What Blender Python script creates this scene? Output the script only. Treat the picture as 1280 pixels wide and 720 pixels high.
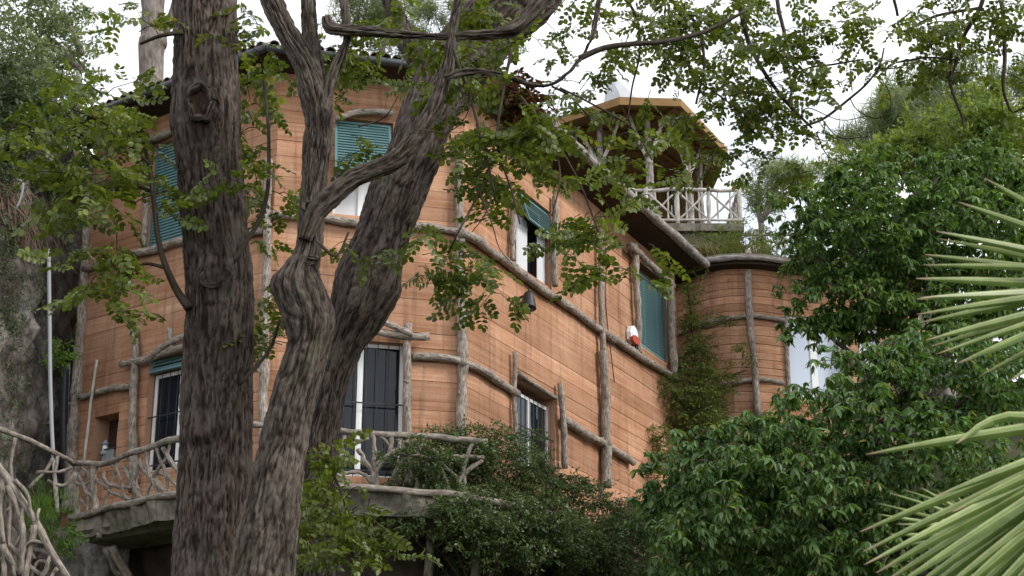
import bpy, math, random
import numpy as np
from mathutils import Matrix, Vector
R = math.radians
rnd = random.Random(7)
rng = np.random.default_rng(11)
for o in list(bpy.data.objects): bpy.data.objects.remove(o)
SC = bpy.context.scene
COL = SC.collection
# ------------------------------------------------------------------ camera
CZ = 1.6; FPX = 2000.0; PIT = R(19)
cam = bpy.data.cameras.new('camera'); camo = bpy.data.objects.new('camera', cam); COL.objects.link(camo)
cam.sensor_width = 36; cam.lens = FPX/1280*36
cam.clip_start = 0.05; cam.clip_end = 2000
camo.location = (0, 0, CZ); camo.rotation_euler = (R(90)+PIT, 0, 0)
cam.dof.use_dof = True; cam.dof.focus_distance = 24; cam.dof.aperture_fstop = 16
SC.camera = camo
SC.render.resolution_x = 1024; SC.render.resolution_y = 576
# ------------------------------------------------------------------ sky, sun, exposure
SUN_EL, SUN_AZ = R(52), R(75)      # azimuth from +Y towards +X, over the camera's right shoulder
W = bpy.data.worlds.new('World'); SC.world = W; W.use_nodes = True
nt = W.node_tree; nt.nodes.clear()
out = nt.nodes.new('ShaderNodeOutputWorld'); bg = nt.nodes.new('ShaderNodeBackground')
sky = nt.nodes.new('ShaderNodeTexSky'); sky.sky_type = 'NISHITA'; sky.sun_disc = False
sky.sun_elevation = SUN_EL; sky.sun_rotation = SUN_AZ
tc = nt.nodes.new('ShaderNodeTexCoord'); nz = nt.nodes.new('ShaderNodeTexNoise'); nz.inputs['Scale'].default_value = 2.6
nz.inputs['Detail'].default_value = 7; nz.inputs['Roughness'].default_value = .55
cr = nt.nodes.new('ShaderNodeValToRGB'); cr.color_ramp.elements[0].position = .33; cr.color_ramp.elements[1].position = .56
cr.color_ramp.elements[0].color = (.1, .1, .1, 1); cr.color_ramp.elements[1].color = (1, 1, 1, 1)
mx = nt.nodes.new('ShaderNodeMixRGB'); mx.inputs[2].default_value = (8.6, 8.8, 9.2, 1)
nt.links.new(tc.outputs['Generated'], nz.inputs['Vector']); nt.links.new(nz.outputs['Fac'], cr.inputs['Fac'])
nt.links.new(cr.outputs['Color'], mx.inputs[0]); nt.links.new(sky.outputs['Color'], mx.inputs[1])
nt.links.new(mx.outputs[0], bg.inputs['Color']); bg.inputs['Strength'].default_value = .12
nt.links.new(bg.outputs[0], out.inputs['Surface'])
sl = bpy.data.lights.new('sun', 'SUN'); sl.energy = 1.7; sl.angle = R(14); sl.color = (1, .96, .9)
so = bpy.data.objects.new('sun', sl); COL.objects.link(so)
sdir = Vector((math.sin(SUN_AZ)*math.cos(SUN_EL), math.cos(R(180)-SUN_AZ)*math.cos(SUN_EL), math.sin(SUN_EL)))
SUNV = Vector((.88, -.34, .62)).normalized()
so.rotation_euler = SUNV.to_track_quat('Z', 'Y').to_euler()
sky.sun_elevation = math.asin(SUNV.z); sky.sun_rotation = math.atan2(SUNV.x, SUNV.y)
SC.view_settings.view_transform = 'Standard'; SC.view_settings.look = 'None'
SC.view_settings.exposure = 0.68; SC.view_settings.gamma = 1
SC.render.engine = 'CYCLES'
SC.cycles.max_bounces = 6; SC.cycles.transparent_max_bounces = 6

# ------------------------------------------------------------------ helpers: geometry of the place
def ray(px, py):
    u = (px-640)/FPX; v = (360-py)/FPX
    return np.array([u, math.cos(PIT)-v*math.sin(PIT), math.sin(PIT)+v*math.cos(PIT)])
def at(px, py, Y):                       # a point of the place at distance Y
    r = ray(px, py); t = Y/r[1]
    return np.array([r[0]*t, Y, CZ+r[2]*t])
def mpp(px, py, Y):                      # metres per photo pixel there
    return Y/ray(px, py)[1]/FPX
AZ = dict(A=R(126.0), B=R(75.5), C=R(26.1))
_r = ray(577, 360); P0 = np.array([_r[0]/_r[1]*28, 28.])
def dirv(k): return np.array([math.sin(AZ[k]), math.cos(AZ[k])])
def nrm(k): return np.array([math.cos(AZ[k]), -math.sin(AZ[k])])
P1 = P0-3.5245*dirv('B')
ORG = dict(A=P1, B=P0, C=P0)
def F(k, px, py, off=0.):                # facet coordinates (s, z) of a sight line
    r = ray(px, py); d = dirv(k); P = ORG[k]+off*nrm(k)
    t, s = np.linalg.solve(np.array([[r[0], -d[0]], [r[1], -d[1]]]), P)
    return s, CZ+t*r[2]
def fp(k, s, z, off=0.):
    q = ORG[k]+s*dirv(k)+off*nrm(k); return np.array([q[0], q[1], z])
def fpp(k, px, py, off=0.):
    s, z = F(k, px, py, off); return fp(k, s, z, off)
def frame(k):
    d = dirv(k); n = nrm(k); o = ORG[k]
    return Matrix(((d[0], -n[0], 0, o[0]), (d[1], -n[1], 0, o[1]), (0, 0, 1, 0), (0, 0, 0, 1)))

# ------------------------------------------------------------------ helpers: noise
def _h(i, j, k, s):
    n = (i*374761393+j*668265263+k*2147483647+s*1274126177) & 0xffffffff
    n = ((n ^ (n >> 13))*1274126177) & 0xffffffff
    return ((n ^ (n >> 16)) & 0xffff)/65535.
def vn(P, seed=0):
    P = np.asarray(P, float); I = np.floor(P).astype(np.int64); f = P-I; f = f*f*(3-2*f)
    r = 0
    for a in (0, 1):
        for b in (0, 1):
            for c in (0, 1):
                w = (f[..., 0] if a else 1-f[..., 0])*(f[..., 1] if b else 1-f[..., 1])*(f[..., 2] if c else 1-f[..., 2])
                r = r+w*_h(I[..., 0]+a, I[..., 1]+b, I[..., 2]+c, seed)
    return r
def fbm(P, oc=4, seed=0):
    r = 0; a = .5; P = np.asarray(P, float)
    for i in range(oc): r = r+a*vn(P, seed+i); P = P*2.03; a *= .5
    return r

# ------------------------------------------------------------------ helpers: objects
WM = {}
def link(name, data, parent=None, M=None):
    o = bpy.data.objects.new(name, data); COL.objects.link(o)
    M = M if M is not None else Matrix.Identity(4)
    WM[o.name] = M
    if parent: o.parent = parent; o.matrix_basis = WM[parent.name].inverted() @ M
    else: o.matrix_basis = M
    return o
def mesh(name, V, Fc, mat=None, smooth=False, attrs=None):
    me = bpy.data.meshes.new(name); V = np.asarray(V, np.float32)
    if isinstance(Fc, np.ndarray):
        k = Fc.shape[1]; n = len(Fc)
        me.vertices.add(len(V)); me.vertices.foreach_set('co', V.ravel())
        me.loops.add(n*k); me.loops.foreach_set('vertex_index', Fc.astype(np.int32).ravel())
        me.polygons.add(n); me.polygons.foreach_set('loop_start', np.arange(0, n*k, k, dtype=np.int32))
        me.polygons.foreach_set('loop_total', np.full(n, k, np.int32))
        me.update(calc_edges=True); me.validate()
    else:
        me.from_pydata([tuple(map(float, v)) for v in V], [], [tuple(map(int, f)) for f in Fc]); me.update()
    if smooth: me.polygons.foreach_set('use_smooth', np.ones(len(me.polygons), bool))
    if attrs:
        for nme, arr in attrs.items():
            arr = np.asarray(arr, np.float32)
            if arr.ndim == 2:
                a = me.attributes.new(nme, 'FLOAT_VECTOR', 'POINT'); a.data.foreach_set('vector', arr.ravel())
            else:
                a = me.attributes.new(nme, 'FLOAT', 'POINT'); a.data.foreach_set('value', arr)
    if mat: me.materials.append(mat)
    return me
def thing(name, label, cat, loc, group=None):
    o = link(name, None, None, Matrix.Translation(Vector(loc))); o.empty_display_size = .2
    o['label'] = label; o['category'] = cat
    if group: o['group'] = group
    return o
def tag(o, label, cat, group=None):
    o['label'] = label; o['category'] = cat
    if group: o['group'] = group
    return o
def kind(o, k): o['kind'] = k; return o
class MB:                                # collects boxes and tubes into one mesh
    def __init__(s): s.V = []; s.F = []; s.A = []; s.n = 0; s.K = []
    def add(s, V, Fc, A=None, K=None):
        V = np.asarray(V, float); s.V.append(V); s.F += [tuple(i+s.n for i in f) for f in Fc]
        s.A.append(np.asarray(A, float) if A is not None else V); s.K.append(K if K is not None else np.tile([.5, 0, 0], (len(V), 1))); s.n += len(V); return s
    def box(s, x0, x1, y0, y1, z0, z1, M=None):
        V = np.array([(x, y, z) for z in (z0, z1) for y in (y0, y1) for x in (x0, x1)], float)
        if M is not None: V = np.array([M @ Vector(v) for v in V])
        return s.add(V, [(0, 2, 3, 1), (4, 5, 7, 6), (0, 1, 5, 4), (2, 6, 7, 3), (0, 4, 6, 2), (1, 3, 7, 5)])
    def tube(s, pts, rad, seg=8, wob=0., **k):
        V, Fc, A, K = tubegeo(pts, rad, seg, wob, **k); return s.add(V, Fc, A, K)
    def build(s, name, mat, parent=None, M=None, smooth=False):
        me = mesh(name, np.concatenate(s.V), s.F, mat, smooth, {'bc': np.concatenate(s.A), 'bk': np.concatenate(s.K)})
        return link(name, me, parent, M if M is not None else Matrix.Identity(4))
def catmull(pts, n):
    P = np.array(pts, float)
    if len(P) == 2: t = np.linspace(0, 1, n)[:, None]; return P[0]*(1-t)+P[1]*t
    Q = np.vstack([2*P[0]-P[1], P, 2*P[-1]-P[-2]]); m = len(P)-1; o = []
    L = np.r_[0, np.cumsum(np.linalg.norm(np.diff(P[:, :3], axis=0), axis=1)+1e-6)]
    for u in np.linspace(0, L[-1], n):
        i = min(np.searchsorted(L, u, 'right')-1, m-1); t = (u-L[i])/(L[i+1]-L[i])
        a, b, c, d = Q[i:i+4]
        o.append(.5*((2*b)+(-a+c)*t+(2*a-5*b+4*c-d)*t*t+(-a+3*b-3*c+d)*t**3))
    return np.array(o)
def tubegeo(pts, rad, seg=8, wob=0., rows=None, disp=None, cap=True):
    P = np.array([np.asarray(p, float) for p in pts]); n0 = len(P)
    r = np.full(n0, float(rad)) if np.isscalar(rad) else np.array(rad, float)
    if rows or n0 > 2:
        rows = rows or (n0-1)*4+1
        Q = catmull(np.c_[P, r], rows); P = Q[:, :3]; r = np.maximum(Q[:, 3], .001)
    elif wob:
        t = np.linspace(0, 1, 9)[:, None]; r = np.interp(t[:, 0], [0, 1], r); P = P[0]*(1-t)+P[1]*t
    n = len(P)
    if wob:
        sd = rnd.random()*50; L = np.arange(n)*.37+sd
        P = P+wob*(np.c_[vn(np.c_[L, L*0, L*0]), vn(np.c_[L, L*0+7, L*0]), vn(np.c_[L, L*0, L*0+9])]-.5)*2
        r = r*(1+.35*(vn(np.c_[L*2, L*0+3, L*0])-.5))
    T = np.gradient(P, axis=0); T /= np.linalg.norm(T, axis=1)[:, None]+1e-9
    ref = np.array([0, 1., 0]) if abs(T[:, 1]).max() < .9 else (np.array([1., 0, 0]) if abs(T[:, 0]).max() < .9 else np.array([0, 0, 1.]))
    X = np.cross(ref, T); X /= np.linalg.norm(X, axis=1)[:, None]+1e-9; Y = np.cross(T, X)
    th = np.linspace(0, 2*math.pi, seg, endpoint=False)
    c, s = np.cos(th), np.sin(th)
    D = c[None, :, None]*X[:, None]+s[None, :, None]*Y[:, None]
    Lv = np.r_[0, np.cumsum(np.linalg.norm(np.diff(P, axis=0), axis=1))]+(abs(P[0, 0])*7.3 % 5)
    r0 = r.mean()
    A = np.stack([np.broadcast_to(c*r0, (n, seg)), np.broadcast_to(s*r0, (n, seg)), np.broadcast_to(Lv[:, None], (n, seg))], -1)
    rr = np.broadcast_to(r[:, None], (n, seg)).copy()
    V = P[:, None]+D*rr[..., None]
    K = None
    if disp is not None: d_, K = disp(A, V, D); V = V+D*d_[..., None]; K = K.reshape(-1, 3)
    V = V.reshape(-1, 3); A = A.reshape(-1, 3)
    Fc = [(i*seg+j, i*seg+(j+1) % seg, (i+1)*seg+(j+1) % seg, (i+1)*seg+j) for i in range(n-1) for j in range(seg)]
    if cap: Fc += [tuple(range(seg))[::-1], tuple(range((n-1)*seg, n*seg))]
    return V, Fc, A, K
def tube(name, pts, rad, mat, parent=None, seg=8, wob=0., **k):
    return MB().tube(pts, rad, seg, wob, **k).build(name, mat, parent, smooth=True)

# ------------------------------------------------------------------ materials
def M_(name, base=(.5, .5, .5), rough=.8, spec=.3, metal=0.):
    m = bpy.data.materials.new(name); m.use_nodes = True; b = m.node_tree.nodes['Principled BSDF']
    b.inputs['Base Color'].default_value = (*base, 1); b.inputs['Roughness'].default_value = rough
    b.inputs['Specular IOR Level'].default_value = spec; b.inputs['Metallic'].default_value = metal
    return m, m.node_tree, b
def N_(t, typ, **kw):
    n = t.nodes.new(typ)
    for k, v in kw.items():
        if k in n.inputs: n.inputs[k].default_value = v
        else: setattr(n, k, v)
    return n
def coords(t, src, scale):
    if src == 'bc': a = N_(t, 'ShaderNodeAttribute', attribute_name='bc').outputs['Vector']
    elif src == 'world': a = t.nodes.new('ShaderNodeNewGeometry').outputs['Position']
    else: a = t.nodes.new('ShaderNodeTexCoord').outputs['Object']
    m = t.nodes.new('ShaderNodeMapping'); m.inputs['Scale'].default_value = scale
    t.links.new(a, m.inputs['Vector']); return m.outputs[0]
def noise(t, vec, scale=1., detail=5, rough=.6):
    n = N_(t, 'ShaderNodeTexNoise', Scale=scale, Detail=detail, Roughness=rough); t.links.new(vec, n.inputs['Vector']); return n.outputs['Fac']
def ramp(t, fac, stops):
    c = t.nodes.new('ShaderNodeValToRGB'); e = c.color_ramp.elements
    e[0].position, e[0].color = stops[0][0], (*stops[0][1], 1); e[1].position, e[1].color = stops[-1][0], (*stops[-1][1], 1)
    for p, q in stops[1:-1]: x = e.new(p); x.color = (*q, 1)
    t.links.new(fac, c.inputs['Fac']); return c.outputs['Color']
def mix(t, a, b, fac, mode='MIX'):
    m = t.nodes.new('ShaderNodeMixRGB'); m.blend_type = mode
    for i, v in ((1, a), (2, b)):
        if isinstance(v, tuple): m.inputs[i].default_value = (*v, 1)
        else: t.links.new(v, m.inputs[i])
    if isinstance(fac, float): m.inputs[0].default_value = fac
    else: t.links.new(fac, m.inputs[0])
    return m.outputs[0]
def bump(t, b, h, strength=.5, dist=.02):
    n = N_(t, 'ShaderNodeBump', Strength=strength, Distance=dist); t.links.new(h, n.inputs['Height']); t.links.new(n.outputs[0], b.inputs['Normal'])
def g3(x): return (x, x, x)
def bark(name, dark, mid, light, sc=(38, 38, 5), st=1., dist=.02, lichen=None, src='bc', geo=False):
    m, t, b = M_(name, rough=.92, spec=.12)
    v = coords(t, src, sc); n1 = noise(t, v, 1, 6, .65); v2 = coords(t, src, (3, 3, 2)); n2 = noise(t, v2, 1, 4)
    f = n1
    if geo:
        a_ = N_(t, 'ShaderNodeAttribute', attribute_name='bk'); sp = t.nodes.new('ShaderNodeSeparateXYZ'); t.links.new(a_.outputs['Vector'], sp.inputs[0])
        n5 = noise(t, coords(t, src, (130, 130, 40)), 1, 3, .6)
        q = N_(t, 'ShaderNodeMath', operation='MULTIPLY_ADD'); t.links.new(sp.outputs['X'], q.inputs[0]); q.inputs[1].default_value = .62; t.links.new(n1, q.inputs[2])
        q2 = N_(t, 'ShaderNodeMath', operation='MULTIPLY_ADD'); t.links.new(n5, q2.inputs[0]); q2.inputs[1].default_value = .35; t.links.new(q.outputs[0], q2.inputs[2])
        q3 = N_(t, 'ShaderNodeMath', operation='MULTIPLY_ADD'); t.links.new(q2.outputs[0], q3.inputs[0]); q3.inputs[1].default_value = .85; q3.inputs[2].default_value = -.33; f = q3.outputs[0]
    c = ramp(t, f, [(.32, dark), (.52, mid), (.72, light)])
    c = mix(t, c, ramp(t, n2, [(.3, g3(.66)), (.7, g3(1.3))]), 1., 'MULTIPLY')
    if lichen:
        n3 = noise(t, coords(t, src, (6, 6, 5)), 1, 5); c = mix(t, c, lichen, ramp(t, n3, [(.56, g3(0)), (.7, g3(.5))]))
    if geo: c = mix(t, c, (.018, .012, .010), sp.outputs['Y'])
    t.links.new(c, b.inputs['Base Color']); bump(t, b, f, st, dist); return m
MT = {}
MT['bark1'] = bark('bark_brown', (.020, .014, .011), (.070, .052, .042), (.130, .104, .090), sc=(46, 46, 9), dist=.02, lichen=(.15, .145, .115), geo=True)
MT['bark2'] = bark('bark_grey', (.022, .016, .012), (.070, .055, .044), (.130, .107, .092), sc=(55, 55, 14), dist=.015, lichen=(.14, .135, .09), geo=True)
MT['bark3'] = bark('bark_plain', (.03, .022, .018), (.09, .07, .06), (.18, .155, .14), sc=(20, 20, 5))
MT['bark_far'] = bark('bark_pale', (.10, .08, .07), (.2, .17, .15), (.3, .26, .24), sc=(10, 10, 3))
MT['twig'] = bark('bark_twig', (.03, .022, .018), (.06, .045, .035), (.1, .08, .06), st=.3)
MT['log'] = bark('weathered_log', (.09, .07, .055), (.29, .245, .205), (.50, .44, .385), sc=(34, 34, 9), st=1., dist=.02, lichen=(.20, .17, .12))
MT['log_pale'] = bark('pale_log', (.10, .088, .08), (.26, .235, .215), (.44, .41, .385), sc=(20, 20, 5), st=.5, dist=.01, lichen=(.2, .15, .12))
MT['rust_rail'] = bark('weathered_branch', (.09, .072, .055), (.23, .195, .165), (.37, .33, .285), sc=(26, 26, 7), st=.7, dist=.01, lichen=(.13, .14, .07))
MT['paleWood'] = bark('white_branch', (.22, .195, .165), (.44, .41, .365), (.60, .57, .53), sc=(20, 20, 5), st=.4, dist=.01)
# board-marked terracotta wall
m, t, b = M_('terracotta_board', rough=.9, spec=.15); MT['board'] = m
v = coords(t, 'object', (.55, 9, 16)); n1 = noise(t, v, 1, 7, .62)
v = coords(t, 'object', (.5, .5, .6)); n2 = noise(t, v, 1, 5, .6)
v = coords(t, 'object', (2.6, 2.6, .7)); n3 = noise(t, v, 1, 6, .7)
c = ramp(t, n1, [(.22, (.34, .165, .088)), (.5, (.47, .257, .152)), (.78, (.59, .375, .255))])
c = mix(t, c, ramp(t, n2, [(.3, (.70, .62, .55)), (.66, (1.08, 1.10, 1.14))]), 1., 'MULTIPLY')
c = mix(t, c, (.56, .42, .32), ramp(t, n3, [(.54, g3(0)), (.75, g3(.5))]))
n4 = noise(t, coords(t, 'object', (5, 5, .35)), 1, 5, .7); c = mix(t, c, (.13, .08, .06), ramp(t, n4, [(.51, g3(0)), (.76, g3(.75))]))
oi = t.nodes.new('ShaderNodeObjectInfo'); c = mix(t, c, ramp(t, oi.outputs['Random'], [(0, (.78, .76, .74)), (1, g3(1.12))]), 1., 'MULTIPLY')
ng = noise(t, coords(t, 'object', (14, 40, 60)), 1, 5, .7); c = mix(t, c, ramp(t, ng, [(.3, g3(.84)), (.65, g3(1.07))]), 1., 'MULTIPLY')
t.links.new(c, b.inputs['Base Color']); bump(t, b, n1, .5, .015)
def plain(name, col, rough=.7, spec=.3, var=.25, sc=4, bmp=.2, metal=0., src='object', scv=None):
    m, t, b = M_(name, col, rough, spec, metal)
    n = noise(t, coords(t, src, scv or (sc, sc, sc)), 1, 6)
    c = mix(t, tuple(x*(1-var) for x in col), tuple(min(1, x*(1+var)) for x in col), n)
    t.links.new(c, b.inputs['Base Color'])
    if bmp: bump(t, b, noise(t, coords(t, src, (sc*6, sc*6, sc*6)), 1, 4), bmp, .01)
    return m
MT['mortar'] = plain('wall_mortar', (.40, .23, .15))
MT['turq'] = plain('turquoise_paint', (.10, .195, .20), .7, .3, .4, 2.5)
MT['white'] = plain('white_paint', (.74, .75, .74), .5, .4, .1, 3)
MT['cloth_and_sky'] = plain('white_curtain_and_sky_pane', (.6, .61, .62), .9, .1, .12, 3)  # real curtains, and panes whose sky reflection is painted white
MT['iron'] = plain('black_iron', (.02, .02, .022), .5, .4, .3, 8)
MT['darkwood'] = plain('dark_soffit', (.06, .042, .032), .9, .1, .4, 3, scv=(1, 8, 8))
MT['gutter'] = plain('gutter_metal', (.05, .052, .058), .45, .4, .3, 5)
MT['brownwood'] = plain('brown_roof_wood', (.25, .15, .062), .8, .2, .45, 3, scv=(2, 2, 8))
MT['tile'] = plain('roof_tile', (.16, .115, .09), .9, .15, .5, 3, src='world')
MT['concrete'] = plain('mossy_concrete', (.19, .17, .14), .95, .1, .55, 3.6, 1., src='world')
MT['greyroof'] = plain('pale_grey_roof', (.45, .46, .46), .8, .2, .2, 3)
MT['pipe'] = plain('grey_pipe', (.24, .25, .26), .5, .4, .15, 3)
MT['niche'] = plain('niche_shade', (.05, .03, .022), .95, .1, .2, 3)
MT['red'] = plain('red_paint', (.40, .06, .04), .6, .3, .1, 3)
MT['room'] = plain('room_plaster', (.10, .10, .10), .95, .1, .1, 3)
m = MT['concrete']; t = m.node_tree; b = t.nodes['Principled BSDF']; c0_ = b.inputs['Base Color'].links[0].from_socket
c = mix(t, c0_, (.045, .04, .03), ramp(t, noise(t, coords(t, 'world', (6, 6, .9)), 1, 6, .7), [(.50, g3(0)), (.68, g3(.85))]))
c = mix(t, c, (.075, .085, .03), ramp(t, noise(t, coords(t, 'world', (1.7, 1.7, 3)), 1, 7, .7), [(.52, g3(0)), (.64, g3(.7))]))
t.links.new(c, b.inputs['Base Color'])
m, t, b = M_('window_glass', (.010, .014, .018), .05, .32); MT['glass'] = m
n = noise(t, coords(t, 'object', (1.5, 1.5, 1.5)), 1, 3); bump(t, b, n, .12, .02)
m, t, b = M_('sky_reflection_glass', (.48, .54, .64), .08, .8); MT['glass2'] = m  # pale blue sky reflection put into the pane's base colour
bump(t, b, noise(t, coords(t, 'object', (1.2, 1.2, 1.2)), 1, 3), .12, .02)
# rock
m, t, b = M_('cliff_rock', rough=.95, spec=.15); MT['rock'] = m
v = coords(t, 'world', (1.1, 1.1, .7)); n1 = noise(t, v, 1, 9, .68); n2 = noise(t, coords(t, 'world', (5, 5, 3.4)), 1, 7, .7); n3 = noise(t, coords(t, 'world', (.5, .5, .3)), 1, 5)
c = ramp(t, n1, [(.34, (.08, .068, .058)), (.5, (.23, .205, .18)), (.66, (.40, .375, .345))])
c = mix(t, c, ramp(t, n2, [(.35, g3(.35)), (.62, g3(1.25))]), 1., 'MULTIPLY')
c = mix(t, c, (.09, .10, .05), ramp(t, n3, [(.52, g3(0)), (.66, g3(.5))])); c = mix(t, c, (.16, .10, .07), ramp(t, noise(t, coords(t, 'world', (1.6, 1.6, .25)), 1, 6), [(.56, g3(0)), (.72, g3(.6))]))
t.links.new(c, b.inputs['Base Color']); bump(t, b, n2, 1., .2)
MT['rock2'] = plain('shaded_base_rock', (.07, .055, .043), .95, .1, .6, 2.5, .9, src='world')  # darker copy of the rock, shade under the balcony put into its colour
m, t, b = M_('hillside_soil', rough=.95, spec=.1); MT['soil'] = m
n1 = noise(t, coords(t, 'world', (.7, .7, .7)), 1, 8, .7); c = ramp(t, n1, [(.35, (.02, .022, .01)), (.55, (.045, .05, .02)), (.7, (.09, .07, .04))])
t.links.new(c, b.inputs['Base Color']); bump(t, b, n1, .8, .1)
def leafmat(name, c0, c1, c2, rough=.45, spec=.4, trans=.35, tcol=1.6, hue=None):
    m, t, b = M_(name, c1, rough, spec)
    g = t.nodes.new('ShaderNodeNewGeometry'); oi = t.nodes.new('ShaderNodeObjectInfo')
    n = noise(t, coords(t, 'world', (1.7, 1.7, 1.7)), 1, 3)
    a1 = N_(t, 'ShaderNodeMath', operation='MULTIPLY_ADD'); t.links.new(g.outputs['Random Per Island'], a1.inputs[0]); a1.inputs[1].default_value = .45
    a0 = N_(t, 'ShaderNodeMath', operation='MULTIPLY_ADD'); t.links.new(n, a0.inputs[0]); a0.inputs[1].default_value = .9; a0.inputs[2].default_value = -.18
    t.links.new(a0.outputs[0], a1.inputs[2])
    c = ramp(t, a1.outputs[0], [(.15, c0), (.5, c1), (.85, c2)])
    if hue: c = mix(t, c, hue, ramp(t, g.outputs['Random Per Island'], [(.955, g3(0)), (.965, g3(.8))]))
    t.links.new(c, b.inputs['Base Color'])
    tr = t.nodes.new('ShaderNodeBsdfTranslucent'); ms = t.nodes.new('ShaderNodeMixShader'); ms.inputs[0].default_value = trans
    t.links.new(mix(t, c, (tcol*1.15, tcol*1.2, tcol*.45), 1., 'MULTIPLY'), tr.inputs['Color'])
    o = t.nodes['Material Output']; t.links.new(b.outputs[0], ms.inputs[1]); t.links.new(tr.outputs[0], ms.inputs[2]); t.links.new(ms.outputs[0], o.inputs['Surface'])
    return m
MT['lf_carob'] = leafmat('leaf_mid_green', (.038, .055, .012), (.098, .128, .024), (.19, .215, .045), .42, .4, .33, 1.6, hue=(.2, .16, .03))
MT['lf_dark'] = leafmat('leaf_dark_glossy', (.036, .074, .018), (.08, .15, .040), (.13, .21, .065), .42, .4, .3, 1.5, hue=(.24, .21, .05))
MT['lf_upper'] = leafmat('leaf_deep_green', (.034, .07, .016), (.078, .145, .034), (.145, .22, .055), .42, .4, .32, 1.5)
MT['lf_shrub'] = leafmat('leaf_shrub', (.026, .045, .014), (.062, .098, .028), (.14, .175, .06), .4, .4, .25, 1.5)
MT['lf_ivy'] = leafmat('leaf_ivy', (.04, .06, .012), (.095, .13, .026), (.18, .19, .045), .5, .3, .3, 1.5)
MT['lf_yel'] = leafmat('leaf_yellow_green', (.06, .10, .02), (.13, .18, .035), (.22, .26, .06), .5, .3, .35, 1.5)
MT['lf_pale'] = leafmat('leaf_far_haze', (.10, .13, .075), (.18, .215, .13), (.27, .31, .20), .6, .2, .35, 1.4)  # distance haze put into a paler leaf colour for the far trees
MT['lf_cliff'] = leafmat('leaf_cliff_ivy', (.035, .05, .025), (.075, .10, .048), (.14, .165, .09), .5, .3, .25, 1.4)
MT['lf_dead'] = leafmat('leaf_dead', (.06, .025, .015), (.12, .05, .03), (.2, .1, .06), .8, .1, .2, 1.)
MT['straw'] = plain('dry_straw', (.23, .15, .085), .9, .1, .5, 5, 0)
MT['root'] = plain('dry_root', (.22, .155, .115), .9, .1, .4, 5, 0)
MT['grass'] = leafmat('grass_green', (.035, .07, .012), (.065, .12, .02), (.11, .17, .035), .6, .2, .3)
# palm blade: pale midrib side and green side
m, t, b = M_('palm_blade', rough=.42, spec=.4); MT['palm'] = m
at_ = N_(t, 'ShaderNodeAttribute', attribute_name='pl'); sp = t.nodes.new('ShaderNodeSeparateXYZ'); t.links.new(at_.outputs['Vector'], sp.inputs[0])
c = ramp(t, sp.outputs['Y'], [(0., (.46, .50, .22)), (.30, (.18, .25, .07)), (.46, (.20, .27, .08)), (.5, (.46, .50, .24)), (.56, (.15, .22, .05)), (1., (.09, .15, .03))])
c = mix(t, c, (.50, .33, .24), ramp(t, sp.outputs['X'], [(.93, g3(0)), (.99, g3(.85))]))
c = mix(t, c, ramp(t, noise(t, coords(t, 'world', (14, 14, 14)), 1, 4), [(.3, g3(.72)), (.7, g3(1.25))]), 1., 'MULTIPLY')
t.links.new(c, b.inputs['Base Color']); tr = t.nodes.new('ShaderNodeBsdfTranslucent'); ms = t.nodes.new('ShaderNodeMixShader'); ms.inputs[0].default_value = .25
t.links.new(c, tr.inputs['Color']); t.links.new(b.outputs[0], ms.inputs[1]); t.links.new(tr.outputs[0], ms.inputs[2]); t.links.new(ms.outputs[0], t.nodes['Material Output'].inputs['Surface'])
MT['palm2'] = MT['palm']
# ================================================================== LARGE STRUCTURE
# ground: one hillside sheet
def hgt(x, y):
    b = np.interp(y, [-50, 0, 25, 30, 46, 60, 130, 320], [-3, 0, 3.6, 5, 14.5, 18, 30, 42])
    b = b+np.clip((-x-9)/14, 0, 1)*np.interp(y, [26, 34, 60], [0, 5, 8])
    return b+1.0*(fbm(np.stack([x*.12, y*.12, x*0], -1), 4, 3)-.5)*np.clip(y/10, .1, 3)
gx = np.r_[np.linspace(-260, -30, 24), np.linspace(-28, 28, 90), np.linspace(30, 260, 24)]
gy = np.r_[np.linspace(-50, 20, 24), np.linspace(21, 62, 80), np.linspace(65, 320, 30)]
GX, GY = np.meshgrid(gx, gy); GZ = hgt(GX, GY); n_, m_ = GX.shape
idx = np.arange(n_*m_).reshape(n_, m_)
Fq = np.stack([idx[:-1, :-1], idx[:-1, 1:], idx[1:, 1:], idx[1:, :-1]], -1).reshape(-1, 4)
kind(link('hillside', mesh('hillside', np.stack([GX, GY, GZ], -1).reshape(-1, 3), Fq, MT['soil'], True)), 'structure')
# cliff beside the house
def sheet(name, poly, z0, z1, nu, nv, amp, mat, sd=0, lean=0., top=None):
    P = catmull(np.c_[np.array(poly, float), np.zeros(len(poly))], nu)[:, :2]
    T = np.gradient(P, axis=0); T /= np.linalg.norm(T, axis=1)[:, None]; Nn = np.c_[T[:, 1], -T[:, 0]]
    z = np.linspace(z0, z1, nv); V = np.zeros((nv, nu, 3))
    V[..., 0] = P[:, 0]; V[..., 1] = P[:, 1]; V[..., 2] = z[:, None]
    if top is not None: V[..., 2] = z0+(V[..., 2]-z0)*top(np.linspace(0, 1, nu))[None]
    q = V*np.array([1., 1., .8]); d = amp*(fbm(q*.8, 5, sd)-.5)*2+amp*.55*np.abs(fbm(q*2.2, 4, sd+9)-.5)*2-amp*.25
    V[..., :2] += (d-lean*(z[:, None]-z0))[..., None]*Nn
    id_ = np.arange(nv*nu).reshape(nv, nu); Fq = np.stack([id_[:-1, :-1], id_[:-1, 1:], id_[1:, 1:], id_[1:, :-1]], -1).reshape(-1, 4)
    return mesh(name, V.reshape(-1, 3), Fq, mat, True)
PA = ORG['A']-5.21*dirv('A'); PC = ORG['C']+11.5*dirv('C')
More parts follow.
